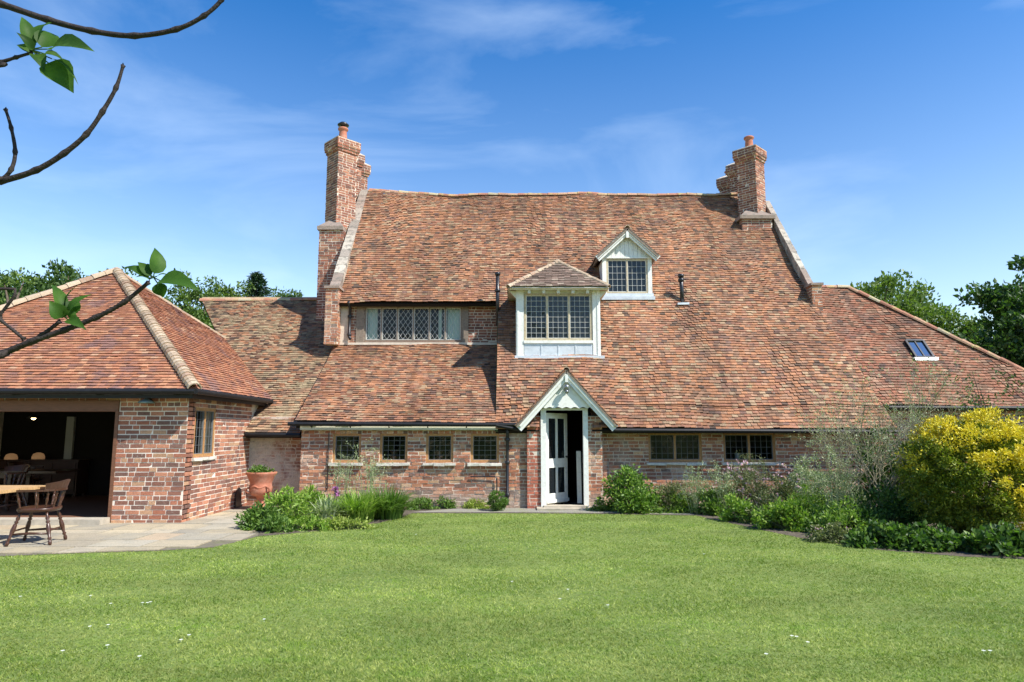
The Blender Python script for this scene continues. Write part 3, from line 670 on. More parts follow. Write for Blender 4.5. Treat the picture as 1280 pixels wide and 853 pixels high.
# right
c0 = P(928, 292, 20.15); RCx0, RCx1 = 7.02, 7.93; RCz = P(948, 270, 20.15).z
base = brick_block(RCx0, RCx1, 20.15, 23.2, 6.6, RCz - .1, house, BRICK_CH, 'chimney_breast')
mb = MB(); mb.box(RCx0 - .08, RCx1 + .08, 20.07, 23.28, RCz - .099, RCz, .004); zz = RCz + .001
mb.add([(RCx0 - .05, 20.1, zz), (RCx1 + .05, 20.1, zz), (RCx1 + .05, 23.2, zz), (RCx0 - .05, 23.2, zz), (RCx0 + .3, 20.55, zz + .34), (RCx1 - .3, 20.55, zz + .34), (RCx1 - .3, 22.8, zz + .34), (RCx0 + .3, 22.8, zz + .34)],
       [(3, 2, 1, 0), (4, 5, 6, 7), (0, 1, 5, 4), (1, 2, 6, 5), (2, 3, 7, 6), (3, 0, 4, 7)]); mb.build('weathering', COPE, base)
diag_stack(7.55, 20.72, RCz - .02, 10.50, .62, house, potr=.14, poth=.48)
diag_stack(7.58, 21.85, RCz - .02, 10.46, .48, house, potr=.13, poth=.34)
diag_stack(7.58, 22.9, RCz - .02, 10.40, .48, house, potr=.13, poth=.30)

# ---------------- link range on the left
T3 = .75; A3 = math.atan(T3); KY, KZ = 15.4, 1.64; KR = 20.8; ca = math.cos(A3)
def vk(y): return (y - KY) / ca
sag3 = lambda u, v: .02 * math.sin(u * 1.4 + v * .8) + .015 * math.sin(u * 2.9 - v * 1.3)
lr = roof_plane((0, KY, KZ), (1, 0, 0), (0, ca, math.sin(A3)), [(-5.97, 0), (-4.74, 0), (-4.74, vk(KR)), (-9.6, vk(KR)), (-5.97, vk(15.9))], house, TILE_LINK, sag=sag3)
lr['label'] = 'lichened roof of the link between farmhouse and garden room'
r = MB(); ridge(r, (-9.65, KR, KZ + T3 * (KR - KY) - .01), (-6.05, KR, KZ + T3 * (KR - KY) + .02), r=.1, step=.4); r.build('ridge_tiles', RIDGE, house)
mb = MB(); mb.slab([(-4.7, KR, 5.8), (-9.6, KR, 5.8), (-9.6, 26, 2.0), (-4.7, 26, 2.0)], (0, math.sin(A3), math.cos(A3)), .1); mb.build('roof', TILE_LINK, house)
brick_wall((-6.02, 15.78, 0), 'f', 1.36, 2.0, house, BRICK_LIME, rough=.008, proud=.009)
mb = MB(); mb.tube([(-5.95, KY - .03, KZ - .04), (-4.72, KY - .03, KZ - .06)], .045); mb.build('gutter', IRONG, house)
mb = MB(); mb.box(-9.6, -4.7, 25.8, 26, 0, 2.0); mb.box(-9.6, -9.4, 20.9, 25.8, 0, 2.6); mb.build('wall', MORT, house)

# ---------------- right wing
T4 = 1.17; A4 = math.atan(T4); QY, QZ = 15.7, 2.24; QR = 18.6; c4 = math.cos(A4); vq = lambda y: (y - QY) / c4; QRZ = QZ + T4 * (QR - QY)
hx = P(1060, 358, QR).x; ex = 13.45
rr = roof_plane((0, QY, QZ), (1, 0, 0), (0, c4, math.sin(A4)), [(8.02, 0), (ex, 0), (hx, vq(QR)), (7.97, vq(QR))], house, TILE_WING, sag=sag1); rr['label'] = 'duller tiled roof of the right hand wing'
mb = MB(); mb.slab([(ex, QY, QZ), (ex, 21.5, QZ), (hx, QR, QRZ - .02)], Vector((QRZ - QZ, 0, ex - hx)).normalized(), .1)
mb.slab([(ex, 21.5, QZ), (8.0, 21.5, QZ), (8.0, QR, QRZ - .02), (hx, QR, QRZ - .02)], (0, .76, .65), .1); mb.build('roof', TILE_WING, house)
r = MB(); ridge(r, (8.05, QR, QRZ), (hx, QR, QRZ), r=.09); ridge(r, (hx, QR, QRZ), (ex, QY, QZ), up=(.4, -.3, 1), r=.085, step=.3); r.build('ridge_tiles', RIDGE, house)
brick_wall((8.4, 15.98, 0), 'f', 4.8, 2.3, house, BRICK, rough=.006)
brick_wall((13.2, 15.992, 0), 'r', 5.4, 2.25, house, BRICK)
mb = MB(); mb.tube([(8.6, QY - .05, QZ - .03), (13.5, QY - .05, QZ - .05)], .045); mb.build('gutter', IRONG, house)
# skylight
def onplane(px, py, y0, z0, t):
    a = PITCH + math.atan((426.5 - py) / F); m = math.tan(a); Y = (CAMZ - z0 + t * y0) / (t - m); return P(px, py, Y)
sp = [onplane(a, b, QY, QZ, T4) for a, b in ((1144, 449.5), (1166, 449.5), (1150, 428.5), (1124, 428.5))]
N4 = Vector((0, -math.sin(A4), math.cos(A4))); sk = MB()
def rectbars(mb, pts, wdt, n, lift):
    for i in range(4): mb.bar(pts[i] + n * lift, pts[(i + 1) % 4] + n * (lift + .001 * i), wdt, .09, n)
x0 = sp[0].x; x1 = sp[1].x; lo = QZ + T4 * (sp[0].y - QY); pts = [Vector((x0, sp[0].y, lo)), Vector((x1, sp[0].y, lo)), Vector((x1, sp[2].y, QZ + T4 * (sp[2].y - QY))), Vector((x0, sp[2].y, QZ + T4 * (sp[2].y - QY)))]
rectbars(sk, pts, .05, N4, .05); sk.bar((pts[0] + pts[1]) / 2 + N4 * .06, (pts[2] + pts[3]) / 2 + N4 * .06, .03, .04, N4); skw = sk.build('skylight', IRON, house)
g = MB(); g.slab([p + N4 * .06 for p in pts], N4, .01); g.build('pane', SKYG, skw)
g = MB(); g.slab([pts[0] + Vector((-.05, -.02, 0)) + N4 * .07, pts[1] + Vector((.1, -.02, 0)) + N4 * .07, pts[1] + Vector((.06, -.06, -.07)) + N4 * .07, pts[0] + Vector((-.05, -.06, -.07)) + N4 * .07][::-1], N4, .03); g.build('flashing', LEAD, skw)

# ---------------- hipped dormer
def hip_dormer():
    Y0 = 16.55; x0, x1 = .10, 2.17; zb_ = 3.47; ze = P(697, 362, Y0).z
    M = frameM((x0, Y0, 0), 'f'); W = x1 - x0
    body = MB(); # corner posts and cheeks
    yb = lambda z: EY + (z - EZ) / T1
    fr = MB(); fr.box(x0, x0 + .19, Y0, Y0 + .12, zb_, ze); fr.box(x1 - .19, x1, Y0, Y0 + .12, zb_, ze); fr.box(x0 + .19, x1 - .19, Y0 + .03, Y0 + .12, ze - .1, ze)
    fr.box(x0 + .19, x1 - .19, Y0 - .02, Y0 + .1, 3.80, 3.87)
    for sx in (x0 + .03, x1 - .08): fr.box(sx, sx + .05, Y0 - .015, Y0 - .0005, zb_ + .03, ze - .03)
    d = fr.build('dormer', WHITE, house); d['label'] = 'wide hipped dormer with three leaded lights'
    ck = MB(); DCH = simple('dormer_cheek', (.23, .17, .14), .8, 10, .3)
    for (xa, face) in ((x0 + .02, 'l'), (x1 - .02, 'r')):
        pts = [(Y0 + .12, zb_ + .05), (yb(ze) + .1, ze), (Y0 + .12, ze)]
        th = .05
        ck.add([(xa, a, b) for a, b in pts] + [(xa + (th if face == 'l' else -th), a, b) for a, b in pts], [(0, 1, 2), (5, 4, 3), (0, 3, 4, 1), (1, 4, 5, 2), (2, 5, 3, 0)])
        ck.build('cheek', DCH, d); ck = MB()
    M2 = (x0 + .2, Y0, 3.875)
    w_ = window(d, M2, 'f', W - .4, ze - .1 - 3.875, lights=3, cols=4, rows=8, fm=OAKP, fw=.05, came=CAMEW, glass=GLASSD, inset=.02, sill=False, name='window')
    ap = MB(); ap.box(x0 + .2, x1 - .2, Y0 + .012, Y0 + .06, zb_ - .0, 3.798, .003); ap.box(x0 - .03, x1 + .08, Y0 - .06, Y0 - .02, zb_ - .11, zb_ + .02, .006)
    for i in range(1, 4): xx = x0 + .2 + (W - .4) * i / 4; ap.box(xx - .012, xx + .012, Y0 + .0, Y0 + .0115, zb_, 3.79)
    ap.build('lead_apron', LEAD, d)
    # roof
    ov = .20; ax0, ax1 = x0 - ov, x1 + ov; yf = Y0 - .25; zr = P(697, 327, 17.35).z; xm = P(697, 327, 17.35).x; ya = 17.35
    e = ze + .02
    mb = MB(); mb.add([(ax0, yf, e), (ax1, yf, e), (ax1, 18.9, e), (ax0, 18.9, e), (xm, ya, zr), (xm, 19.2, zr)], [(0, 1, 4), (1, 2, 5, 4), (3, 0, 4, 5), (3, 2, 1, 0), (2, 3, 5)])
    mb.v = [(a, b, c - .035) for a, b, c in mb.v]; dk = mb.build('roof', CREAM, d)
    t = MB(); hw = (ax1 - ax0)
    Vv = Vector((0, ya - yf, zr - e)); Lf = Vv.length; tiles(t, (ax0, yf, e), (1, 0, 0), Vv, [(0, 0), (hw, 0), (xm - ax0, Lf)], wd=.16)
    Vv = Vector((xm - ax1, 0, zr - e)); Lr = Vv.length; tiles(t, (ax1, yf, e), (0, 1, 0), Vv, [(0, 0), (2.2, 0), (3.0, Lr), (ya - yf, Lr)], wd=.16)
    Vv = Vector((xm - ax0, 0, zr - e)); Lr = Vv.length; tiles(t, (ax0, yf, e), (0, 1, 0), Vv, [(0, 0), (2.2, 0), (3.0, Lr), (ya - yf, Lr)], wd=.16)
    t.build('tiles', TILE_DORM, d)
    h = MB()
    ridge(h, (ax0, yf, e), (xm, ya, zr), up=(-.3, -.3, 1), r=.075, step=.13); ridge(h, (ax1, yf, e), (xm, ya, zr), up=(.3, -.3, 1), r=.075, step=.13); ridge(h, (xm, ya, zr), (xm, 18.9, zr), r=.08, step=.25); h.build('hip_tiles', HIP, d)
    # eaves: soffit blocks and curved cream gallows brackets
    s = MB()
    for i in range(5): xx = x0 + .32 + i * (W - .64) / 4; s.box(xx - .035, xx + .035, Y0 - .16, Y0 - .001, ze - .13, ze - .045)
    s.box(ax0 + .04, ax1 - .04, yf + .05, yf + .09, ze - .045, ze + .0)
    for sx, dr in ((x0, -1), (x1, 1)):
        s.add([(sx, Y0 + .01, ze - .22), (sx + dr * .17, Y0 + .01, ze - .04), (sx, Y0 + .01, ze - .04), (sx, Y0 + .09, ze - .22), (sx + dr * .17, Y0 + .09, ze - .04), (sx, Y0 + .09, ze - .04)], [(0, 1, 2), (5, 4, 3), (0, 3, 4, 1), (1, 4, 5, 2), (2, 5, 3, 0)])
    s.build('eaves_blocks', CREAM, d)
hip_dormer()
def gable_dormer():
    Y0 = 18.05; x0, x1 = P(753, 345, Y0).x, P(815, 345, Y0).x; zb_ = 5.32; ze = P(780, 323, Y0).z; xm = (x0 + x1) / 2; za = P(782, 288, Y0 - .15).z; W = x1 - x0
    fr = MB(); fr.box(x0, x0 + .11, Y0, Y0 + .1, zb_, ze); fr.box(x1 - .11, x1, Y0, Y0 + .1, zb_, ze); fr.box(x0 + .1, x1 - .1, Y0 + .02, Y0 + .09, zb_ - .02, zb_ + .027)
    d = fr.build('dormer', WHITE, house); d['label'] = 'small gabled dormer high on the roof'
    yb = lambda z: EY + (z - EZ) / T1
    ck = MB()
    for (xa, s_) in ((x0 + .02, 1), (x1 - .02, -1)):
        pts = [(Y0 + .1, zb_ + .05), (yb(ze) + .1, ze), (Y0 + .1, ze)]; ck.add([(xa, a, b) for a, b in pts] + [(xa + s_ * .05, a, b) for a, b in pts], [(0, 1, 2), (5, 4, 3), (0, 3, 4, 1), (1, 4, 5, 2), (2, 5, 3, 0)])
        ck.build('cheek', WHITE, d); ck = MB()
    window(d, (x0 + .112, Y0, zb_ + .03), 'f', W - .224, ze - zb_ - .04, lights=2, cols=4, rows=5, fm=OAKP, fw=.045, came=CAMEW, glass=GLASSD, inset=.01, sill=False)
    gb = MB(); n = 11; a0, a1 = x0 + .02, x1 - .02
    for i in range(n):
        xa = a0 + (a1 - a0) * i / n; xb = a0 + (a1 - a0) * (i + 1) / n - .006; hh = lambda x: ze + (za - .05 - ze) * (1 - abs(x - xm) / (W / 2 + .12))
        pts = [(xa, ze + .002), (xb, ze + .002), (xb, hh(xb))] + ([(xm, hh(xm))] if xa < xm < xb else []) + [(xa, hh(xa))]
        gb.prism(pts, Y0 - .01, Y0 + .03)
    gb.build('gable_boards', WHITE, d)
    ov = .17; bx = W / 2 + ov; zl = ze - .03; slope = (za - zl) / bx
    bb = MB()
    for s_ in (-1, 1):
        bb.bar((xm + s_ * bx, Y0 - .16, zl - .0), (xm + s_ * .0, Y0 - .16, za - .0), .11, .035, (0, 1, 0)); bb.bar((xm + s_ * (bx - .06), Y0 - .135, zl - .07), (xm, Y0 - .135, za - .11), .05, .03, (0, 1, 0))
    bb.box(xm - .035, xm + .035, Y0 - .195, Y0 - .14, za - .22, za - .02)
    bb.box(x0, x1, Y0 - .03, Y0 - .011, ze - .01, ze + .03); bb.build('bargeboard', WHITE, d)
    t = MB(); dk = MB()
    for s_ in (-1, 1):
        o = Vector((xm + s_ * bx, Y0 - .2, zl + .05)); top = Vector((xm, Y0 - .2, za + .06)); Vv = top - o; L = Vv.length
        ye = yb(zl) - (Y0 - .2) + .15; yr = yb(za) - (Y0 - .2) + .15
        tiles(t, o, (0, 1, 0), Vv, [(0, 0), (ye, 0), (yr, L), (0, L)], wd=.16)
        nn = Vector((s_ * slope, 0, 1)).normalized(); pts = [o - nn * .02, o + Vector((0, ye, 0)) - nn * .02, top + Vector((0, yr, 0)) - nn * .02, top - nn * .02]
        dk.slab(pts if s_ > 0 else pts[::-1], nn, .04)
    dk.build('roof', OAKG, d); t.build('tiles', TILE_DORM, d)
    h = MB(); ridge(h, (xm, Y0 - .22, za + .07), (xm, yb(za) + .1, za + .07), r=.075, step=.25); h.build('ridge_tiles', HIP, d)
    ap = MB(); ap.box(x0 - .04, x1 + .05, Y0 - .10, Y0 - .002, zb_ - .16, zb_ - .06, .004); ap.box(x0 - .02, x1 + .02, Y0 - .06, Y0 - .002, zb_ - .058, zb_ + .022); ap.build('lead_apron', LEAD, d)
gable_dormer()

# ---------------- porch and door
def porch():
    Y0 = 14.95; ft = P(648, 536, Y0); fr_ = P(769, 536, Y0); ap = P(708, 469, Y0); xm = (ft.x + fr_.x) / 2; hw = (fr_.x - ft.x) / 2; zf, za = ft.z, ap.z; sl_ = (za - zf) / hw
    pr = MB()
    for s_ in (-1, 1):
        pr.bar((xm + s_ * hw, Y0, zf), (xm, Y0 + .001 * s_, za), .17, .035, (0, 1, 0)); pr.bar((xm + s_ * (hw - .03), Y0 - .03, zf + .055), (xm, Y0 - .03 + .001 * s_, za + .02), .06, .03, (0, 1, 0))
    pr.box(xm - .03, xm + .03, Y0 - .07, Y0 - .02, za - .16, za + .0)
    d = pr.build('porch', WHITE, house); d['label'] = 'gabled porch with white bargeboards over the front door'
    # tympanum, scalloped foot
    tb = MB(); zb_ = P(700, 511, Y0 + .06).z; n = 60; xs0 = xm - .64; xs1 = xm + .64
    top = lambda x: za - .12 - sl_ * abs(x - xm)
    for i in range(n):
        xa = xs0 + (xs1 - xs0) * i / n; xb = xs0 + (xs1 - xs0) * (i + 1) / n
        sc = lambda x: zb_ + .035 * abs(math.sin((x - xs0) / (xs1 - xs0) * math.pi * 7))
        if top(xa) < sc(xa) + .01 or top(xb) < sc(xb) + .01: continue
        pts = [(xa, sc(xa)), (xb, sc(xb)), (xb, top(xb)), (xa, top(xa))]; tb.prism(pts, Y0 + .05, Y0 + .08)
    tb.build('gable_board', WHITE, d)
    # roof
    t = MB(); dk = MB()
    for s_ in (-1, 1):
        o = Vector((xm + s_ * (hw + .06), Y0 - .06, zf + .06)); tp = Vector((xm, Y0 - .06, za + .13)); Vv = tp - o; L = Vv.length
        yb = lambda z: EY + (z - EZ) / T1 - (Y0 - .06) + .12
        tiles(t, o, (0, 1, 0), Vv, [(0, 0), (yb(zf), 0), (yb(za + .1), L), (0, L)], wd=.16)
        nn = Vector((s_ * sl_, 0, 1)).normalized(); pts = [o - nn * .02, o + Vector((0, yb(zf), 0)) - nn * .02, tp + Vector((0, yb(za + .1), 0)) - nn * .02, tp - nn * .02]
        dk.slab(pts if s_ > 0 else pts[::-1], nn, .03)
    dk.build('roof', OAKG, d); t.build('tiles', TILE, d)
    h = MB(); ridge(h, (xm, Y0 - .08, za + .12), (xm, 16.3, za + .12), r=.07, step=.25); h.build('ridge_tiles', HIP, d)
    # piers of brick and reveals
    dx0, dx1 = P(676, 570, 15.2).x, P(735, 570, 15.2).x; zd = P(700, 516, 15.2).z
    for (a, b, m_) in ((dx0 - .30, dx0 - .003, BRICK_RED), (dx1 + .003, dx1 + .31, BRICK)):
        brick_block(a, b, 15.17, 15.6, 0, 2.0, house, m_, 'brick_pier')
    brick_wall((dx1 + .31, 15.42, 0), 'f', 2.06 - dx1 - .3 + .04, 1.9, house, BRICK, rough=.006, proud=.009)
    fm = MB(); fm.box(dx0, dx0 + .115, 15.12, 15.26, .05, zd + .1); fm.box(dx1 - .105, dx1, 15.12, 15.26, .05, zd + .1); fm.box(dx0 + .115, dx1 - .105, 15.13, 15.25, zd + .05, zd + .1)
    dfm = fm.build('door_frame', WHITE, house)
    st = MB(); st.box(dx0 - .1, dx1 + .15, 14.8, 15.5, .0, .045, .008); st.box(dx0 + .05, dx1 - .05, 15.0, 15.3, .046, .08, .004); st.build('doorstep', simple('worn_doorstep_stone', (.42, .37, .29), .9, 8, .25, .1), house)
    # porch side boards behind gable so that one sees no sky
    # door leaf, ajar inwards
    W = dx1 - dx0 - .23; H = zd - .09; ang = R(50)
    M = Matrix.Translation((dx0 + .12, 15.24, .085)) @ Matrix.Rotation(ang, 4, 'Z')
    lf = MB(M); sw = .10; mid = W / 2
    lf.box(0, sw, 0, .045, 0, H); lf.box(W - sw, W, 0, .045, 0, H); lf.box(mid - .035, mid + .035, .002, .043, .22, H - .12)
    for (a, b) in ((0, .22), (.78, .98), (H - .12, H)): lf.box(sw, mid - .036, .001, .044, a, b) if 0 < a < H - .2 and False else lf.box(sw, W - sw, .001 if a != .78 else 0, .044, a, b)
    dl = lf.build('door', WHITE, house); dl['label'] = 'white part glazed front door standing ajar'
    gg = MB(M)
    for (a, b) in ((.22, .78), (.98, H - .12)): gg.box(sw, mid - .036, .018, .024, a, b); gg.box(mid + .036, W - sw, .018, .024, a, b)
    gg.build('pane', GLASSD, dl)
    hd = MB(M); hd.tube([(W - .05, -.04, 1.0), (W - .05, -.05, 1.02), (W - .14, -.05, 1.02)], .01, 8); hd.tube([(W - .05, 0, 1.0), (W - .05, -.045, 1.0)], .012, 8); hd.build('handle', IRON, dl)
    wb = MB(M); wb.box(.0, W, -.035, -.001, .02, .09); wb.build('weatherboard', WHITE, dl)
    # dark hall
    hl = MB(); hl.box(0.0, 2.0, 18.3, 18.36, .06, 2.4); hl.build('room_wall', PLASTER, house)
    return dx0, dx1, xm
DX0, DX1, PXM = porch()

# ================================================================== GARDEN ROOM (pavilion)
pav = thing('garden_room', 'brick garden room with hipped clay tile roof and wide open front', 'outbuilding', (-9.6, 16.5, 0))
AX, AY, AZ = -9.65, 16.3, 5.53; GE = 2.42; gx0, gx1, gy0, gyb = -13.53, -5.77, 12.4, 22.5
run = AY - gy0; sag5 = lambda u, v: .008 * math.sin(u * 1.3 + v)
Vf = Vector((0, run, AZ - GE)); roof_plane((gx0, gy0, GE), (1, 0, 0), Vf, [(0, 0), (gx1 - gx0, 0), (AX - gx0, Vf.length)], pav, TILE_NEW, deckmat=BEAM, jit=.7)
Vr = Vector((AX - gx1, 0, AZ - GE)); rp = roof_plane((gx1, gy0, GE), (0, 1, 0), Vr, [(0, 0), (gyb - gy0, 0), (AY - gy0, Vr.length)], pav, TILE_NEW, deckmat=BEAM, jit=.7)
mb = MB(); mb.add([(gx0, gy0, GE - .03), (gx1, gyb, GE - .03), (gx0, gyb, GE - .03), (AX, AY, AZ - .03)], [(2, 0, 3), (1, 2, 3)]); mb.build('roof', TILE_NEW, pav)
h = MB(); ridge(h, (gx1 + .02, gy0 - .02, GE + .02), (AX, AY, AZ + .03), up=(.35, -.35, 1), r=.125, step=.12, taper=.80, spread=1.05); ridge(h, (gx0, gy0, GE + .02), (AX, AY, AZ + .03), up=(-.35, -.35, 1), r=.12, step=.28, taper=.85)
ridge(h, (gx1, gyb, GE + .0), (AX, AY, AZ + .02), up=(.35, .35, 1), r=.07, step=.3, taper=.9); h.build('hip_tiles', HIP, pav)
OPX0, OPX1 = -12.9, P(145, 570, 12.7).x; FX0 = -13.25; OPZ = 2.16
brick_wall((FX0, 12.7, 0), 'f', -6.0 - FX0, 2.42, pav, BRICK_PAV, holes=[(OPX0 - FX0, OPX1 - FX0, 0, OPZ)], rough=.002, th=.3, c=.085, bl=.235, mort=MORTP)
sy0, sy1 = 13.0, 13.92; sz0, sz1 = 1.17, 2.12
brick_wall((-6.0, 12.712, 0), 'r', 3.1, 2.419, pav, BRICK_PAV, holes=[(sy0 - 12.712, sy1 - 12.712, sz0, sz1)], rough=.002, th=.3, c=.085, bl=.235, mort=MORTP)
mb = MB(); mb.box(FX0, FX0 + .3, 13.0, 22.2, 0, 2.42); mb.box(FX0 + .3, -6.3, 21.9, 22.2, 0, 2.42); mb.box(-6.3, -6.0, 15.8, 22.2, 0, 2.42); mb.build('wall', MORT, pav)
sw_ = window(pav, (-6.0, sy0, sz0), 'r', sy1 - sy0, sz1 - sz0, lights=2, cols=3, rows=5, fm=OAK, fw=.06, inset=.01, came=CAME, silldepth=.05)
mb = MB(); mb.box(OPX0, OPX1 + .0, 12.66, 12.95, OPZ - .13, OPZ + .07); mb.box(OPX1 - .06, OPX1 + .001, 12.68, 12.95, .06, OPZ - .131); mb.build('oak_frame', BEAM, pav)
mb = MB(); mb.box(FX0 + .3, -6.31, 12.72, 21.8, .0, .075); mb.build('floor', FLOORM, pav)
mb = MB(); mb.box(-12.9, OPX1 - .0, 12.35, 12.66, .0, .12, .004); mb.build('step', simple('worn_step_stone', (.40, .36, .29), .9, 8, .2, .1), pav)
mb = MB(); mb.tube([(gx0, gy0 - .05, GE - .04), (gx1 + .04, gy0 - .05, GE - .04)], .05); mb.tube([(gx1 + .05, gy0 - .05, GE - .04), (gx1 + .05, 16.3, GE - .05)], .05)
mb.build('gutter', IRONG, pav)
mb = MB(); mb.box(gx0 + .1, gx1 - .06, gy0 + .03, gy0 + .06, GE - .16, GE - .02); mb.box(gx1 - .06, gx1 - .03, gy0 + .03, 16.2, GE - .16, GE - .02); mb.build('fascia', IRONG, pav)
# interior: back partition and a pale upright panel in front of it
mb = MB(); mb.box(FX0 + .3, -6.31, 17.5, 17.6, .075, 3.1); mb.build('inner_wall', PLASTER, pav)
a = P(76, 575, 17.3); b = P(90, 521, 17.3); mb = MB(); mb.box(a.x, b.x, 17.40, 17.48, a.z, b.z); mb.build('pale_panel', PLASTERW, pav)
# small black arch at foot of the side wall
mb = MB(frameM((-5.985, 15.05, 0), 'r')); pts = [(.0, .03), (.30, .03)] + [(.15 + .15 * math.cos(t), .30 + .15 * math.sin(t)) for t in np.linspace(0, math.pi, 9)]
mb.prism(pts, -.03, -.015); mb.build('arched_vent', IRON, pav)

# wall lamps
def wall_lamp(p, lab):
    t = thing('wall_lamp', lab, 'lamp', p, world=False)
    a = MB(); a.tube([(0, .18, .0), (0, .02, .06), (0, -.02, .03)], .012, 8); a.build('bracket', IRON, t, True)
    b = MB(); b.lathe([(.03, .02), (.05, 0), (.12, -.03), (.15, -.07), (.14, -.07), (.10, -.035), (.02, -.02)], 20); b.build('lamp_shade', COPPER, t, True)
wall_lamp((P(181, 496, 12.45).x, 12.52, P(181, 499.5, 12.52).z), 'dark green metal wall lamp under the eave of the garden room')
t = thing('security_light', 'grey metal spotlight fixed in the white porch gable above the front door', 'lamp', (PXM, 14.9, P(710, 488, 14.9).z), world=False)
a = MB(); a.lathe([(.055, 0), (.055, .02), (.03, .04)], 14, (0, .08, .02), (0, -1, 0)); a.tube([(0, .06, .02), (0, 0, .05)], .012); a.build('bracket', CHROME, t, True)
a = MB(); a.lathe([(.02, .10), (.05, .08), (.055, .0), (.05, -.01)], 16, (0, -.0, .03), (0, -.5, .85)); a.lathe([(.035, .0), (.04, .05), (.02, .06)], 14, (.0, -.02, -.03), (0, -1, -.3)); a.build('lamp_head', CHROME, t, True)

# ================================================================== FURNITURE AND SMALL THINGS
def turned(mb, p0, p1, r, style=0):
    p0 = Vector(p0); p1 = Vector(p1); d = p1 - p0; L = d.length
    pr = [(0, .55), (.06, .8), (.12, .7), (.16, .45), (.2, .9), (.24, .5), (.45, 1.0), (.6, .8), (.64, .5), (.68, .95), (.72, .5), (.78, .9), (.86, .5), (1, .6)]
    mb.lathe([(r * a, L * s) for s, a in pr], 12, p0, d)
def captain_chair(label, loc, rz, group=None):
    t = thing('captain_chair', label, 'chair', loc, rz, group, world=False)     # sits facing -x
    s = MB(); n = 24; sh = .47
    ring = []
    for k in range(n):
        a = 2 * math.pi * k / n; rx = .27; ry = .28; e = .75
        x = rx * math.copysign(abs(math.cos(a)) ** e, math.cos(a)); y = ry * math.copysign(abs(math.sin(a)) ** e, math.sin(a)); ring.append((x, y))
    lv = [(.94, -.045), (1, -.02), (1, .0), (.95, .008), (.6, -.006), (.2, -.012)]
    vs = [(x * k_, y * k_, sh + z) for k_, z in lv for x, y in ring]; fs = [(i * n + k, i * n + (k + 1) % n, (i + 1) * n + (k + 1) % n, (i + 1) * n + k) for i in range(len(lv) - 1) for k in range(n)]
    fs += [tuple(range(n - 1, -1, -1)), tuple(range((len(lv) - 1) * n, len(lv) * n))]; s.add(vs, fs); s.build('seat', DARKTIM, t, True)
    foot = {}
    for sx in (-1, 1):
        for sy in (-1, 1):
            l = MB(); f_ = Vector((sx * .29, sy * .27, 0)); h_ = Vector((sx * .17, sy * .18, sh - .03)); turned(l, f_, h_, .033); l.build('leg', DARKTIM, t, True); foot[(sx, sy)] = (f_, h_)
    st = MB()
    for sy in (-1, 1): st.tube([foot[(-1, sy)][0].lerp(foot[(-1, sy)][1], .33), (0, sy * .245, .155), foot[(1, sy)][0].lerp(foot[(1, sy)][1], .33)], [.011, .017, .011], 8)
    for sx in (-1, 1): st.tube([foot[(sx, -1)][0].lerp(foot[(sx, -1)][1], .42), foot[(sx, 1)][0].lerp(foot[(sx, 1)][1], .42)], .012, 8)
    st.build('stretcher', DARKTIM, t, True)
    bow = []; 
    for k in range(19):
        a = R(-118 + 236 * k / 18); x = .02 + .29 * math.cos(a); y = .30 * math.sin(a)
        if abs(a) > R(90): x = .02 - .29 * (abs(a) - R(90)) / R(28) * .75; y = math.copysign(.30, a)
        bow.append(Vector((x + .0, y, sh + .24)))
    b = MB(); 
    for i in range(18): b.bar(bow[i], bow[i + 1] + (bow[i + 1] - bow[i]) * .06, .055, .026, (0, 0, 1))
    b.build('arm_bow', DARKTIM, t)
    cr_ = MB(); n = 13; vs = []; fs = []
    for k in range(n):
        a = R(-62 + 124 * k / (n - 1)); hh = .12 * (1 - .35 * abs(k - 6) / 6)
        for (rr_, z) in ((.275, .253), (.31, .253), (.345, .253 + hh), (.318, .253 + hh)): vs.append((.02 + rr_ * math.cos(a), (rr_ + .01) * math.sin(a), sh + z))
    for k in range(n - 1):
        for q in range(4): fs.append((k * 4 + q, k * 4 + (q + 1) % 4, (k + 1) * 4 + (q + 1) % 4, (k + 1) * 4 + q))
    fs += [(3, 2, 1, 0), tuple(range((n - 1) * 4, n * 4))]; cr_.add(vs, fs); cr_.build('backrest', DARKTIM, t)
    for k in range(9):
        a = R(-112 + 224 * k / 8); top = bow[min(18, max(0, round((-112 + 224 * k / 8 + 118) / 236 * 18)))]
        sp_ = MB(); bs_ = Vector((top.x * .80, top.y * .82, sh)); turned(sp_, bs_, top, .020); sp_.build('spindle', DARKTIM, t, True)
    return t
ch = captain_chair('dark turned wood captain chair on the patio at the table end', (-7.04, 10.42, .022), R(12))
ch.scale = (.98, 1.0, 1.1)
c2 = dup(ch); c2['label'] = 'dark captain chair in the gloom inside the garden room, behind the patio table'; c2.location = (-10.0, 13.7, .076); c2.rotation_euler = (0, 0, R(70)); c2.scale = (1.1,) * 3
c3 = dup(ch); c3['label'] = 'dark captain chair inside the garden room beside the inner table'; c3.location = (-11.1, 15.9, .076); c3.rotation_euler = (0, 0, R(200)); c3.scale = (1.1,) * 3
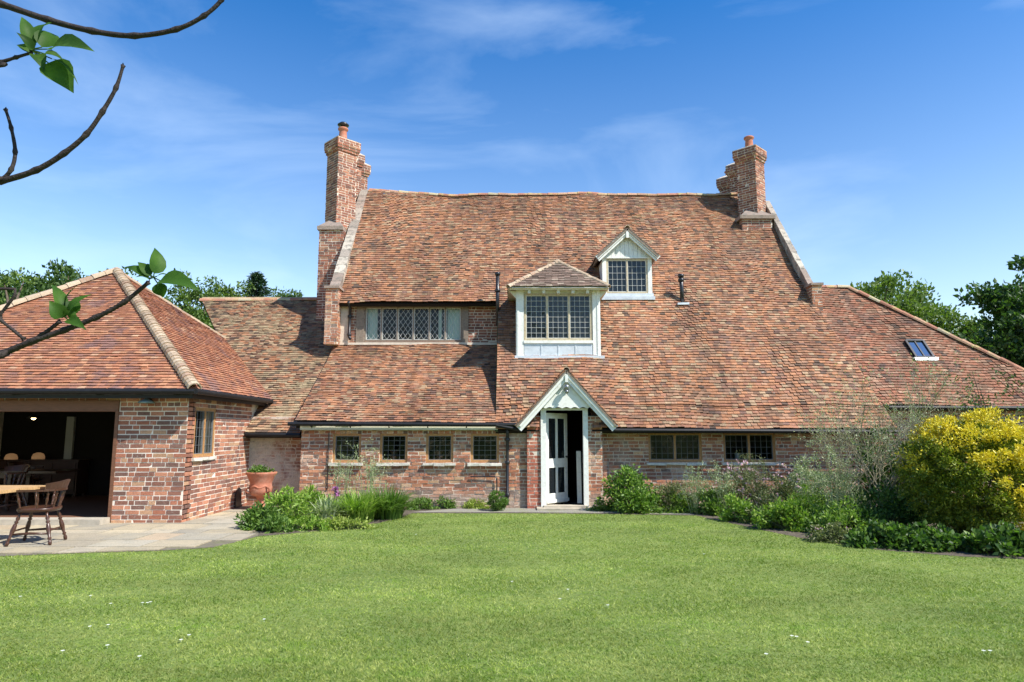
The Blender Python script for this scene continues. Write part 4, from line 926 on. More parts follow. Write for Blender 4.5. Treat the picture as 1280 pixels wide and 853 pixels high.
def table(name, label, x0, x1, y0, y1, z, zf, mat):
    t = thing(name, label, 'table', ((x0 + x1) / 2, (y0 + y1) / 2, zf))
    mb = MB(); n = 5; wy = (y1 - y0) / n
    for i in range(n): mb.box(x0 + (0.0 if i % 2 else .008), x1 - (.006 if i % 2 else 0), y0 + wy * i + .002, y0 + wy * (i + 1) - .002, z - .045, z, .0015)
    mb.build('tabletop', mat, t)
    for sx in (x0 + .25, x1 - 1.1):
        for sy in (y0 + .12, y1 - .20): l = MB(); l.box(sx, sx + .08, sy, sy + .08, zf, z - .15); l.build('leg', mat, t)
    ap_ = MB(); ap_.box(x0 + .25, x1 - 1.02, y0 + .14, y0 + .17, z - .149, z - .046); ap_.box(x0 + .25, x1 - 1.02, y1 - .17, y1 - .14, z - .149, z - .046); ap_.build('apron', mat, t)
table('dining_table', 'plank topped wooden table on the patio at the left edge', -9.6, P(58, 606, 10.8).x, 9.8, 10.85, .83, .022, TABLEW)
table('dining_table', 'long dark wooden table inside the garden room', -12.4, -9.6, 14.6, 15.5, .83, .076, DARKTIM)
def emis(name, col, st):
    m, nt, bs, out = newmat(name); bs.inputs['Base Color'].default_value = (*col, 1); bs.inputs['Emission Color'].default_value = (*col, 1); bs.inputs['Emission Strength'].default_value = st; return m
GLOW = emis('lit_bulb', (1, .72, .38), 9); GLOW2 = emis('lit_shade', (.55, .30, .14), .16); GLOWR = emis('red_glow', (1, .18, .1), 2.2)
p = P(42, 523, 15.5); t = thing('pendant_lamp', 'small lit pendant lamp hanging inside the garden room', 'lamp', p, world=False)
a = MB(); a.lathe([(.03, .10), (.06, .07), (.14, 0), (.135, 0), (.05, .06)], 18); a.build('lamp_shade', IRON, t, True)
a = MB(); a.lathe([(.01, -.035), (.045, -.01), (.05, .02), (.02, .05)], 14); a.build('bulb', GLOW, t, True)
a = MB(); a.tube([(0, 0, .1), (0, 0, 1.9)], .006, 6); a.build('cord', IRON, t)
for (px, py, lab) in ((14, 571, 'leftmost domed glowing table lamp on the dresser inside the garden room'), (48, 570, 'domed glowing table lamp beside a pale panel on the dresser inside the garden room')):
    p = P(px, py, 17.1); t = thing('table_lamp', lab, 'lamp', (p.x, p.y, .98), group='lit lamps on the dresser', world=False); hz = p.z - .98
    a = MB(); a.lathe([(.07, 0), (.07, .02), (.02, .04), (.015, hz)], 14); a.build('lamp_base', IRON, t, True)
    a = MB(); a.lathe([(.14, hz - .08), (.14, hz - .02), (.11, hz + .05), (.04, hz + .08)], 18); a.build('lamp_shade', GLOW2, t, True)
dr = thing('dresser', 'long dark dresser against the back wall of the garden room', 'dresser', (-12.0, 17.2, .076)); a = MB(); a.box(-13.0, -10.6, 16.95, 17.45, .94, .98); a.build('top', DARKTIM, dr)
a = MB(); a.box(-12.95, -10.65, 17.0, 17.45, .15, .94); a.build('cabinet', DARKTIM, dr)
for i in range(4): a = MB(); a.box(-12.92 + i * .57, -12.40 + i * .57, 16.975, 16.999, .2, .9); a.build('door', DARKTIM, dr)
for x in (-12.93, -10.73):
    for y in (17.02, 17.38): a = MB(); a.box(x, x + .06, y, y + .06, .076, .15); a.build('leg', DARKTIM, dr)
# porch things
p = P(702, 537, 16.9); t = thing('hall_lamp', 'small red glowing lamp seen through the open front door', 'lamp', p, world=False)
a = MB(); a.lathe([(.01, -.06), (.035, -.03), (.035, .03), (.01, .06)], 12); a.build('lamp_shade', GLOWR, t, True); a = MB(); a.tube([(0, 0, .05), (0, 0, .5)], .005, 6); a.build('cord', IRON, t)
x_ = P(724, 600, 15.75).x; mb = MB(); mb.bar((x_, 15.72, .062), (x_ + .0, 15.85, 1.22), .10, .03, (0, 1, .1)); tag(mb.build('leaning_board', WHITE), 'narrow pale board leaning upright just inside the front door', 'board')
x_ = P(698, 625, 15.9).x; mb = MB(); mb.bar((x_, 15.75, .062), (x_ + .12, 15.95, .62), .07, .02, (0, 1, .1)); tag(mb.build('leaning_plank', OAKP), 'short brown wooden plank leaning in the doorway at the foot of the door', 'plank')

# terracotta urn
ux = P(326, 610, 14.85).x
urn = thing('terracotta_urn', 'large terracotta urn planted up beside the brick wall at the patio corner', 'urn', (ux, 14.85, .02), world=False)
urn.scale = (.92, .92, .96)
a = MB(); a.box(-.17, .17, -.17, .17, 0, .06, .003); a.lathe([(.15, .061), (.15, .09), (.09, .12), (.075, .24), (.11, .29)], 24); a.build('pedestal', POT, urn)
a = MB(); a.lathe([(.10, .285), (.20, .31), (.25, .38), (.26, .48), (.24, .55), (.25, .60), (.30, .72), (.345, .78), (.35, .815), (.33, .82), (.30, .78), (.25, .76)], 32); a.build('bowl', POT, urn, True)
a = MB()
for s_ in (-1, 1):
    for k in range(2): a.tube([(s_ * .18 + .1 * math.sin(t_) * s_ , -.20 + .02 * math.cos(t_ * 2), .43 + .06 * math.cos(t_)) for t_ in np.linspace(0, 6, 14)], .016, 6)
a.tube([(.23 * math.cos(t_), .23 * math.sin(t_) - .02, .50 + .02 * math.sin(6 * t_)) for t_ in np.linspace(math.pi, 2 * math.pi, 26)], .022, 6); a.build('garland', POT, urn, True)

# pots and candle on the inner sills
for (px, lab) in ((492, 'small terracotta pot with a red plant inside the second low window from the left'), (550, 'small terracotta pot inside the third low window from the left')):
    x_ = P(px, 572, WYL + .3).x; t = thing('flower_pot', lab, 'flower pot', (x_, WYL + .28, .985), group='pots on the kitchen sill', world=False)
    a = MB(); a.lathe([(.05, 0), (.07, .10), (.08, .10), (.08, .13), (.07, .13), (.06, .11)], 18); a.build('pot', POT, t, True)
    a = MB()
    for k in range(14): an = random.random() * 6.28; a.add([(0, 0, .12), (.06 * math.cos(an), .06 * math.sin(an), .22), (.09 * math.cos(an + .2), .09 * math.sin(an + .2), .26), (.05 * math.cos(an + .5), .05 * math.sin(an + .5), .24)], [(0, 1, 2, 3)])
    a.build('plant', simple('red_green_leaf', (.16, .07, .04), .5), t)
mb = MB(); mb.box(-4.4, -.1, WYL + .2, WYL + .42, .93, .984); mb.box(3.0, 6.0, WYR + .2, WYR + .42, .93, .984); mb.build('inner_sill', WHITE, house)
mb = MB(); mb.lathe([(.06, 0), (.062, .18), (.055, .18), (.05, .03)], 16, (P(922, 574, WYR + .3).x, WYR + .3, .985)); tag(mb.build('white_jug', PLASTERW, None, True), 'small pale jug standing inside the right hand low window', 'jug')

STEM = simple('green_stem', (.10, .12, .05), .8, 30, .25, .1)
# ================================================================== VEGETATION
def mesh_np(name, V_, T_, mat, parent=None):
    me = bpy.data.meshes.new(name); V_ = np.asarray(V_, np.float32).reshape(-1, 3); T_ = np.asarray(T_, np.int32)
    k = T_.shape[1]; me.vertices.add(len(V_)); me.vertices.foreach_set('co', V_.ravel()); me.loops.add(T_.size); me.loops.foreach_set('vertex_index', T_.ravel())
    me.polygons.add(len(T_)); me.polygons.foreach_set('loop_start', np.arange(0, T_.size, k, dtype=np.int32)); 
    try: me.polygons.foreach_set('loop_total', np.full(len(T_), k, np.int32))
    except Exception: pass
    me.update(calc_edges=True); me.validate(); return link(name, me, mat, parent)
def leaf_arrays(C, D, size, aspect=.5, fold=.25, jit=.8, droop=0.0):
    """C centres, D preferred directions (growth); returns verts, tris"""
    n = len(C); D = D + rng.normal(0, jit, (n, 3)); D[:, 2] -= droop; D /= np.linalg.norm(D, axis=1, keepdims=True) + 1e-9
    r_ = rng.normal(0, 1, (n, 3)); Sd = np.cross(D, r_); Sd /= np.linalg.norm(Sd, axis=1, keepdims=True) + 1e-9; Nn = np.cross(D, Sd)
    L = (np.asarray(size) * rng.uniform(.6, 1.3, n))[:, None]; Wd = L * aspect / 2
    v0 = C; v1 = C + D * L * .45 + Sd * Wd + Nn * L * fold * .4; v2 = C + D * L - Nn * L * .06; v3 = C + D * L * .45 - Sd * Wd + Nn * L * fold * .4
    V_ = np.stack([v0, v1, v2, v3], 1).reshape(-1, 3); b = np.arange(n) * 4
    T_ = np.stack([np.stack([b, b + 1, b + 2], 1), np.stack([b, b + 2, b + 3], 1)], 1).reshape(-1, 3); return V_, T_
def sph(n):
    d = rng.normal(0, 1, (n, 3)); return d / np.linalg.norm(d, axis=1, keepdims=True)
def clump_points(rad, nclump, nleaf, cr=.25, hemi=True, shell=(.55, 1.0), flat=.7, seed=None):
    d = sph(nclump); 
    if hemi: d[:, 2] = np.abs(d[:, 2]) * 1.0 - .05
    rr_ = rng.uniform(shell[0], shell[1], nclump)[:, None]; Cc = d * rr_ * np.array(rad)
    m = nleaf // nclump; idx = np.repeat(np.arange(nclump), m); off = sph(len(idx)) * (rng.random(len(idx)) ** .5)[:, None] * cr * rng.uniform(.6, 1.3, nclump)[idx][:, None] * np.array([1, 1, flat])
    C = Cc[idx] + off; D = d[idx] * .6 + off / (cr + 1e-6) * .8 + np.array([0, 0, .25]); return C, D, Cc
def bush(name, label, cat, loc, rad, nclump, nleaf, size, mat, cr=.2, group=None, aspect=.5, stem=STEM, hemi=True, lift=.0, flowers=None, jit=.8, shell=(.5, 1.0), zc=0.0, droop=0.0, mat2=None, frac2=0, yl=None):
    t = thing(name, label, cat, loc, group=group, world=False)
    C, D, Cc = clump_points(rad, nclump, nleaf, cr, hemi, shell); C[:, 2] += zc; Cc = Cc + np.array([0, 0, zc]); C[:, 2] = np.maximum(C[:, 2], .015)
    if mat2 is not None:
        if yl is None: sel = rng.random(len(C)) < frac2
        else: sel = yl(C)
        V_, T_ = leaf_arrays(C[~sel], D[~sel], size, aspect, jit=jit, droop=droop); mesh_np('foliage', V_, T_, mat, t)
        V_, T_ = leaf_arrays(C[sel], D[sel], size, aspect, jit=jit, droop=droop); mesh_np('young_foliage', V_, T_, mat2, t)
    else:
        V_, T_ = leaf_arrays(C, D, size, aspect, jit=jit, droop=droop); mesh_np('foliage', V_, T_, mat, t)
    s = MB()
    for c_ in Cc[::max(1, len(Cc) // 26)]:
        c_ = Vector(c_); b_ = Vector((c_.x * .15, c_.y * .15, 0)); mid = b_.lerp(c_, .5) + Vector((0, 0, .1 * rad[2])); s.tube([b_, mid, c_], [.014, .009, .004], 5, cap=False)
    s.build('stems', stem, t)
    if flowers:
        n, colm, fs_, zmin = flowers
        d = sph(n); d[:, 2] = np.abs(d[:, 2]) ; C = d * np.array(rad) * rng.uniform(.9, 1.15, (n, 1)) + np.array([0, 0, zc + zmin]); V_, T_ = leaf_arrays(np.repeat(C, 5, 0), sph(n * 5), fs_, .7, jit=.6); mesh_np('flowers', V_, T_, colm, t)['kind'] = 'stuff'
    return t
L_DARK = leafmat('leaf_dark', [(0, (.028, .065, .014)), (.5, (.045, .10, .02)), (1, (.075, .14, .03))])
L_MID = leafmat('leaf_mid', [(0, (.06, .13, .02)), (.5, (.11, .20, .035)), (1, (.19, .29, .06))])
L_BRIGHT = leafmat('leaf_bright', [(0, (.12, .22, .025)), (.5, (.21, .34, .045)), (1, (.36, .46, .10))])
L_LIME = leafmat('leaf_lime', [(0, (.20, .27, .04)), (.5, (.30, .37, .07)), (1, (.38, .43, .12))])
L_GREY = leafmat('leaf_greygreen', [(0, (.20, .25, .12)), (.5, (.31, .37, .19)), (1, (.45, .50, .30))], .25)
L_OLIVE = leafmat('leaf_olive', [(0, (.09, .12, .04)), (.5, (.15, .18, .065)), (1, (.24, .25, .11))], .25)
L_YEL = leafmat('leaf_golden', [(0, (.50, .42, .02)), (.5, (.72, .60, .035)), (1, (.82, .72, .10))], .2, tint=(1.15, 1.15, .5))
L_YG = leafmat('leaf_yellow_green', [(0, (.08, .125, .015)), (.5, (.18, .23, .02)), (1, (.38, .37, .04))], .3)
L_TREE = leafmat('leaf_tree', [(0, (.035, .075, .016)), (.5, (.06, .115, .024)), (1, (.11, .17, .04))], .3)
L_TREE2 = leafmat('leaf_tree_light', [(0, (.075, .13, .022)), (.5, (.12, .185, .034)), (1, (.18, .25, .055))], .3)
L_FIR = leafmat('leaf_conifer', [(0, (.014, .038, .018)), (.5, (.024, .06, .024)), (1, (.04, .085, .03))], .1)
L_HEDGE = leafmat('leaf_hedge', [(0, (.06, .12, .02)), (.5, (.10, .17, .03)), (1, (.15, .22, .045))], .25)
F_PINK = leafmat('petal_pink', [(0, (.52, .30, .42)), (1, (.70, .50, .58))], .3)
F_PURP = leafmat('petal_purple', [(0, (.32, .10, .30)), (1, (.45, .18, .40))], .3)
F_WHITE = leafmat('petal_white', [(0, (.75, .76, .72)), (1, (.85, .85, .8))], .2)

# strap-leaved clumps
def strap(name, label, loc, n, h, spread, mat, wd=.016, flower=None, cat='plant', group=None):
    t = thing(name, label, cat, loc, group=group, world=False)
    Vs = []; Ts = []; b = 0
    for i in range(n):
        an = rng.random() * 6.283; r0 = rng.random() * spread * .45; x, y = r0 * math.cos(an), r0 * math.sin(an); H = h * rng.uniform(.6, 1.15); out = rng.uniform(.1, 1.0) * spread * 1.2; a2 = an + rng.normal(0, .5)
        dx, dy = math.cos(a2), math.sin(a2); sx, sy = -dy, dx
        for k in range(5):
            s_ = k / 4; zz_ = H * (s_ - .32 * s_ ** 3 * (out / spread) * 1.3); rr_ = out * s_ ** 1.8; w_ = wd * (1 - s_ ** 2) * .5 + .0008
            Vs += [(x + dx * rr_ - sx * w_, y + dy * rr_ - sy * w_, zz_), (x + dx * rr_ + sx * w_, y + dy * rr_ + sy * w_, zz_)]
        for k in range(4): Ts.append((b + 2 * k, b + 2 * k + 1, b + 2 * k + 3, b + 2 * k + 2))
        b += 10
    mesh_np('foliage', Vs, Ts, mat, t)
    if flower:
        for (fx, fy, fz, fm) in flower:
            s = MB(); s.tube([(fx * .5, fy * .5, 0), (fx, fy, fz)], .006, 5); s.build('flower_stalk', L_MID, t)
            C = np.array([[fx, fy, fz]]) + sph(40) * .035; V_, T_ = leaf_arrays(C, sph(40), .05, .7); mesh_np('flower', V_, T_, fm, t)
    return t
def gp(px, py): p = G(px, py); return (p.x, p.y, 0)
GB = 'border plants left of the front door'
bush('leafy_shrub', 'tall bright green leafy shrub at the left end of the border', 'shrub', gp(362, 655), (.40, .38, .72), 46, 2600, .085, L_BRIGHT, .16, GB, .36, droop=.0, jit=.6)
bush('leafy_plant', 'low broad-leaved plant spilling onto the patio corner', 'plant', gp(328, 661), (.36, .32, .40), 40, 1700, .10, L_MID, .14, GB, .34, droop=.15)
bush('leafy_plant', 'small dark leafy plant at the lawn edge in front of the tall shrub', 'plant', gp(345, 665), (.25, .2, .26), 22, 800, .09, L_MID, .12, GB, .36, droop=.2)
strap('iris_clump', 'blue green iris clump with one purple flower in the border', gp(410, 655), 190, .55, .40, L_GREY, .028, [(.12, -.02, .62, F_PURP), (.15, .02, .54, F_PURP)], group=GB)
bush('leafy_plant', 'bright low plant in the middle of the left border, behind the irises', 'plant', gp(398, 648), (.34, .3, .5), 30, 1300, .08, L_BRIGHT, .13, GB, .36)
strap('daylily_clump', 'pale green strappy clump in the middle of the left border', gp(448, 652), 520, .66, .60, L_BRIGHT, .022, group=GB)
strap('daylily_clump', 'large dark strappy clump at the right end of the left border', gp(484, 648), 700, .66, .62, L_MID, .024, group=GB)
bush('ground_cover', 'low lime plants along the front edge of the left border', 'plant', gp(430, 662), (.62, .16, .18), 40, 1700, .05, L_LIME, .1, GB, .5)
bush('ground_cover', 'low fresh green plants beside the strappy clump at the lawn', 'plant', gp(382, 663), (.5, .16, .22), 34, 1200, .06, L_BRIGHT, .1, GB, .5)
# fennel-like airy stems
def airy(name, label, loc, n, h, spread, mat, group=None):
    t = thing(name, label, 'plant', loc, group=group, world=False); s = MB(); Cs = []
    for i in range(n):
        an = rng.random() * 6.283; e = Vector((math.cos(an) * spread * rng.random(), math.sin(an) * spread * rng.random(), h * rng.uniform(.7, 1.1))); s.tube([(e.x * .3, e.y * .3, 0), (e.x * .6, e.y * .6, e.z * .6), e], [.006, .005, .002], 5, cap=False)
        for q in range(5):
            f_ = e * rng.uniform(.55, 1.0); f_ = Vector((f_.x, f_.y, e.z * rng.uniform(.5, 1))); g_ = f_ + Vector(rng.normal(0, .09, 3)); s.tube([f_, g_], [.003, .0015], 4, cap=False); Cs.append(np.array(g_)[None] + rng.normal(0, .035, (16, 3)))
    s.build('stems', mat, t); C = np.concatenate(Cs); V_, T_ = leaf_arrays(C, sph(len(C)), .03, .5); mesh_np('foliage', V_, T_, mat, t)
    return t
airy('fennel_plant', 'airy yellow green stalks rising in front of the second low window', gp(462, 645), 12, 1.35, .4, L_GREY, GB)
airy('fennel_plant', 'airy stalks with pale heads in front of the first low window', gp(425, 643), 9, 1.3, .35, L_GREY, GB)
bush('low_plant', 'low green plants at the wall foot right of the strappy clumps', 'plant', gp(523, 637), (.38, .2, .24), 26, 1000, .06, L_MID, .1, GB)
bush('low_plant', 'rounded small green plant at the wall foot beneath the third low window', 'plant', gp(556, 636), (.24, .2, .34), 22, 1000, .05, L_MID, .09, GB)
bush('low_plant', 'low lime green plant at the wall foot beneath the fourth low window', 'plant', gp(590, 636), (.42, .16, .16), 26, 1000, .05, L_LIME, .08, GB)
bush('leafy_plant', 'broad green plant filling the left border behind the pale strappy clump', 'plant', gp(440, 644), (.5, .3, .42), 44, 2000, .08, L_MID, .13, GB, .36)
bush('leafy_plant', 'fresh green plant between the tall leafy shrub and the wall', 'plant', gp(385, 648), (.4, .3, .62), 40, 1900, .075, L_BRIGHT, .13, GB, .36)
bush('box_ball', 'clipped dark box ball beside the black downpipe', 'shrub', (P(622, 625, 14.9).x, 14.75, 0), (.19, .19, .2), 90, 3600, .028, L_MID, .05, None, .6, hemi=False, shell=(.85, 1.0), zc=.21)
bush('low_plant', 'tiny tuft of green beside the doorstep', 'plant', gp(648, 631), (.2, .14, .14), 16, 500, .05, L_MID, .07, GB)

GR = 'border plants right of the front door'
bush('rose_shrub', 'big dense green shrub just right of the front door', 'shrub', (P(785, 600, 14.6).x, 14.55, 0), (.60, .42, .95), 85, 5200, .075, L_MID, .17, GR, .55, mat2=L_BRIGHT, frac2=.3)
bush('low_plant', 'small pale leafy plant at the path edge below the big green shrub', 'plant', gp(778, 639), (.7, .2, .2), 34, 1300, .06, L_MID, .1, GR)
bush('rosemary_shrub', 'dull olive feathery shrub under the middle window', 'shrub', (P(842, 600, 14.7).x, 14.7, 0), (.55, .35, .72), 70, 3800, .06, L_OLIVE, .15, GR, .22)
bush('leafy_plant', 'bright green plant between the olive shrub and the path', 'plant', gp(846, 640), (.42, .3, .42), 36, 1700, .07, L_BRIGHT, .13, GR)
bush('leafy_plant', 'round dark green plant below the pier between the two wide windows', 'plant', gp(889, 643), (.36, .34, .62), 44, 2200, .065, L_MID, .13, GR, .5, mat2=L_BRIGHT, frac2=.25)
bush('leafy_plant', 'fresh green upright plant right of the dark round plant', 'plant', gp(925, 652), (.34, .3, .52), 36, 1700, .07, L_BRIGHT, .12, GR)
bush('pink_flower_plant', 'pale pink flowered perennial below the right hand window', 'plant', (P(925, 600, 14.4).x, 14.3, 0), (.60, .4, .98), 70, 4200, .06, L_OLIVE, .15, GR, .3, flowers=(110, F_PINK, .05, .0))
bush('pink_flower_plant', 'pink flowered perennial to the right below the window end', 'plant', (P(975, 600, 13.9).x, 13.7, 0), (.6, .4, .95), 70, 4200, .06, L_OLIVE, .15, GR, .3, flowers=(90, F_PINK, .045, .0))
bush('silver_shrub', 'tall silvery grey green shrub against the wall right of the windows', 'shrub', (P(1008, 600, 13.9).x, 13.9, 0), (.50, .4, 1.20), 90, 6500, .065, L_GREY, .15, GR, .3)
bush('silver_shrub', 'silvery grey green shrub nearer the bare twiggy bush', 'shrub', (P(1050, 600, 12.6).x, 12.6, 0), (.52, .4, 1.12), 90, 6500, .06, L_GREY, .14, GR, .28)
bush('leafy_plant', 'grey green leafy plant between the pink flowers and the lawn', 'plant', gp(962, 655), (.42, .36, .48), 44, 2000, .06, L_OLIVE, .13, GR)
bush('leafy_plant', 'bright green mound at the lawn edge left of the dark ivy', 'plant', gp(985, 662), (.55, .38, .46), 50, 2600, .075, L_BRIGHT, .14, GR)
bush('leafy_plant', 'bright green mound in the front of the right border under the silver shrubs', 'plant', gp(1035, 664), (.50, .4, .44), 46, 2300, .07, L_MID, .14, GR, mat2=L_BRIGHT, frac2=.4)
bush('ground_cover', 'pale flowered low mound at the lawn edge', 'plant', gp(1040, 677), (.42, .25, .26), 36, 1600, .045, L_OLIVE, .1, GR, .5, flowers=(16, F_PINK, .02, .0))
bush('ivy_mound', 'dark glossy creeping leaves along the lawn edge below the bare bush', 'plant', gp(1110, 683), (.62, .34, .30), 60, 2900, .07, L_DARK, .12, GR, .8, mat2=L_MID, frac2=.35)
bush('ivy_mound', 'dark glossy creeping leaves at the foot of the golden shrub', 'plant', gp(1172, 686), (.55, .34, .30), 54, 2500, .07, L_DARK, .12, GR, .8, mat2=L_MID, frac2=.35)
bush('leafy_plant', 'dark leafy plants at the right picture edge under the golden shrub', 'plant', gp(1262, 692), (.6, .34, .34), 50, 2000, .09, L_DARK, .13, GR, .7, mat2=L_MID, frac2=.4)
bush('leafy_shrub', 'dark green shrub behind the bare twiggy bush', 'shrub', (P(1120, 600, 12.8).x, 12.9, 0), (.95, .55, 1.55), 90, 5200, .07, L_DARK, .2, GR, .5, mat2=L_OLIVE, frac2=.3)
bush('leafy_shrub', 'low dark green shrub in front of the bare twiggy bush', 'shrub', (P(1095, 640, 11.6).x, 11.4, 0), (.7, .45, .8), 70, 3800, .065, L_DARK, .17, GR, .5, mat2=L_MID, frac2=.3)
bush('leafy_shrub', 'dark green shrub standing behind the golden shrub', 'shrub', (P(1150, 600, 12.9).x, 13.2, 0), (1.1, .6, 2.15), 100, 6000, .08, L_DARK, .22, GR, .5)
# golden shrub
gl = (P(1222, 600, 10.9).x, 10.95, 0)
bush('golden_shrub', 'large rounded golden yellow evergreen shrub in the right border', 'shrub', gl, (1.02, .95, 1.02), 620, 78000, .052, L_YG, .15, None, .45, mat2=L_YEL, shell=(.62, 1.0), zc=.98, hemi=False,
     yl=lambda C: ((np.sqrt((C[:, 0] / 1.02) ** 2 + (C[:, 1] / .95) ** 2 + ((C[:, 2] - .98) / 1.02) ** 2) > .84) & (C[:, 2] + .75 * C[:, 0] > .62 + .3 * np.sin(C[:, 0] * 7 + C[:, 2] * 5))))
for (x_, y_, Y_, h_) in ((905, 620, 14.0, 1.0), (950, 620, 13.8, 1.15), (1010, 640, 12.6, 1.05), (870, 620, 14.3, .85), (1045, 650, 11.9, 1.2)):
    airy('tall_grassy_plant', {905: 'wispy pale plant below the right end of the first wide window', 950: 'wispy tall plant in front of the second wide window', 1010: 'wispy plant in front of the taller silver shrub', 870: 'wispy low plant beside the olive feathery shrub', 1045: 'wispy plant left of the bare twiggy bush'}[x_], (P(x_, y_, Y_).x, Y_, 0), 16, h_, .45, L_GREY if x_ != 950 else L_OLIVE, GR)
bush('leafy_plant', 'light green fluffy plant in front of the silver shrubs', 'plant', (P(1000, 640, 12.4).x, 12.3, 0), (.6, .4, .75), 80, 4200, .06, L_BRIGHT, .14, GR, .35)
bush('leafy_plant', 'light green fluffy plant beneath the bare twiggy bush', 'plant', (P(1062, 650, 11.2).x, 11.2, 0), (.5, .35, .62), 70, 3400, .06, L_MID, .14, GR, .35, mat2=L_BRIGHT, frac2=.5)
# bare twiggy bush
def twiggy(label, loc, h, n, leafn):
    t = thing('twiggy_bush', label, 'shrub', loc, world=False); s = MB(); Cs = []
    def grow(p, d, L, r, lev):
        q = p + d * L * .5 + Vector(rng.normal(0, .04, 3)) * L; e = p + d * L + Vector(rng.normal(0, .1, 3)) * L; s.tube([p, q, e], [r, r * .8, r * .55], 5, cap=False)
        if lev < 4:
            for _ in range(3 if lev < 3 else 2):
                nd = (d + Vector(rng.normal(0, .42, 3)) + Vector((0, 0, .12))).normalized(); grow(q.lerp(e, rng.random()), nd, L * rng.uniform(.45, .75), r * .6, lev + 1)
        else: Cs.append(np.array(e)[None] + rng.normal(0, .03, (leafn, 3)))
    for i in range(n):
        an = rng.random() * 6.283; d = Vector((math.cos(an) * .5, math.sin(an) * .35, 1)).normalized(); grow(Vector((math.cos(an) * .12, math.sin(an) * .1, 0)), d, h * rng.uniform(.42, .58), .012, 0)
    s.build('branches', TWIG2, t); C = np.concatenate(Cs); V_, T_ = leaf_arrays(C, sph(len(C)), .035, .45); mesh_np('foliage', V_, T_, L_GREY, t)
twiggy('nearly bare twiggy bush of pale brown stems in front of the right eave', (P(1085, 600, 12.0).x, 12.1, 0), 2.6, 14, 4)
twiggy('smaller bare twiggy bush beside the golden shrub', (P(1128, 600, 11.6).x, 11.8, 0), 2.0, 9, 4)

# trees
def tree(label, loc, h, rad, nclump, nleaf, size, mat, cr, group='trees beyond the roofs', zc=.6, kind='tree', cat='tree', shell=(.45, 1.0), mat2=None):
    t = thing(kind, label, cat, loc, group=group, world=False); nclump = int(nclump * 1.7); nleaf = int(nleaf * 1.8)
    C, D, Cc = clump_points(rad, nclump, nleaf, cr, False, shell, .6); nclump *= 1; h = h - .25; zc_ = h - rad[2] * .93; C[:, 2] += zc_; Cc = Cc + np.array([0, 0, zc_]); k = C[:, 2] > .3; C = C[k]; D = D[k]
    V_, T_ = leaf_arrays(C, D, size, .6, jit=.9); mesh_np('crown', V_, T_, mat, t)
    s = MB(); tr = .028 * h; s.tube([(0, 0, -.1), (.1, 0, h * .3), (0, .1, h * .6), (0, 0, h * .85)], [tr, tr * .75, tr * .45, tr * .12], 10)
    for c_ in Cc[::max(1, len(Cc) // 36)]:
        c_ = Vector(c_); b_ = Vector((0, 0, min(max(c_.z - rad[2] * .6, h * .18), h * .7))); s.tube([b_, b_.lerp(c_, .5) + Vector((0, 0, .3)), c_], [tr * .35, tr * .2, tr * .06], 6, cap=False)
    s.build('trunk', BARK, t)
def tp(px, Y): return (P(px, 500, Y).x, Y, 0)
tree('dark broadleaf tree behind the left edge of the garden room roof', tp(15, 30), P(15, 346, 30).z, (3.8, 3, 3.6), 120, 16000, .2, L_TREE, .8)
tree('dark bushy tree just left of the garden room roof apex', tp(75, 33), P(70, 336, 33).z, (3.6, 3, 3.2), 120, 16000, .2, L_TREE, .75)
tree('thin light topped tree at the far left picture edge', tp(3, 25), P(4, 328, 25).z, (.7, .7, 3.0), 22, 1500, .16, L_TREE2, .35)
tree('dark tree directly behind the garden room apex', tp(128, 36), P(128, 344, 36).z, (3.2, 3, 3), 80, 10000, .2, L_TREE, .75)
tree('tall clipped looking conifer hedge tree behind the link ridge, nearest the garden room', tp(218, 30), P(220, 345, 30).z, (1.6, 1.4, 5.0), 160, 15000, .14, L_HEDGE, .5)
tree('conifer hedge tree behind the link ridge, next to the garden room hip', tp(250, 31), P(250, 349, 31).z, (1.6, 1.4, 4.8), 160, 15000, .14, L_HEDGE, .5)
tree('low pale bush like tree behind the middle of the link ridge', tp(282, 32), P(283, 350, 32).z, (1.5, 1.4, 4.8), 120, 11000, .16, L_TREE2, .45)
tree('dark bushy tree behind the link ridge, next to the chimney', tp(352, 36), P(340, 360, 36).z, (2.4, 2.0, 4), 70, 6000, .18, L_TREE, .6)
def fir(label, loc, h, r0):
    t = thing('fir_tree', label, 'tree', loc, group='trees beyond the roofs', world=False); s = MB(); s.tube([(0, 0, -.1), (0, 0, h)], [.2, .02], 8); s.build('trunk', BARK, t); Cs = []; Ds = []
    z = 1.2
    while z < h - .1:
        rr_ = r0 * (1 - z / h) + .12
        for k in range(12):
            a = rng.random() * 6.283; L = rr_ * rng.uniform(.6, 1.2); m = int(20 + 40 * L); u = rng.random(m); Cs.append(np.stack([math.cos(a) * L * u, math.sin(a) * L * u, z + .25 * L * u ** 2 - .1 * u + rng.normal(0, .05, m)], 1) + rng.normal(0, .05, (m, 3))); Ds.append(np.tile([math.cos(a), math.sin(a), .2], (m, 1)))
        z += .3
    V_, T_ = leaf_arrays(np.concatenate(Cs), np.concatenate(Ds), .2, .3, jit=.5); mesh_np('crown', V_, T_, L_FIR, t)
fir('dark pointed fir tree above the link ridge', tp(313, 33), P(316, 340, 33).z, 4.5)
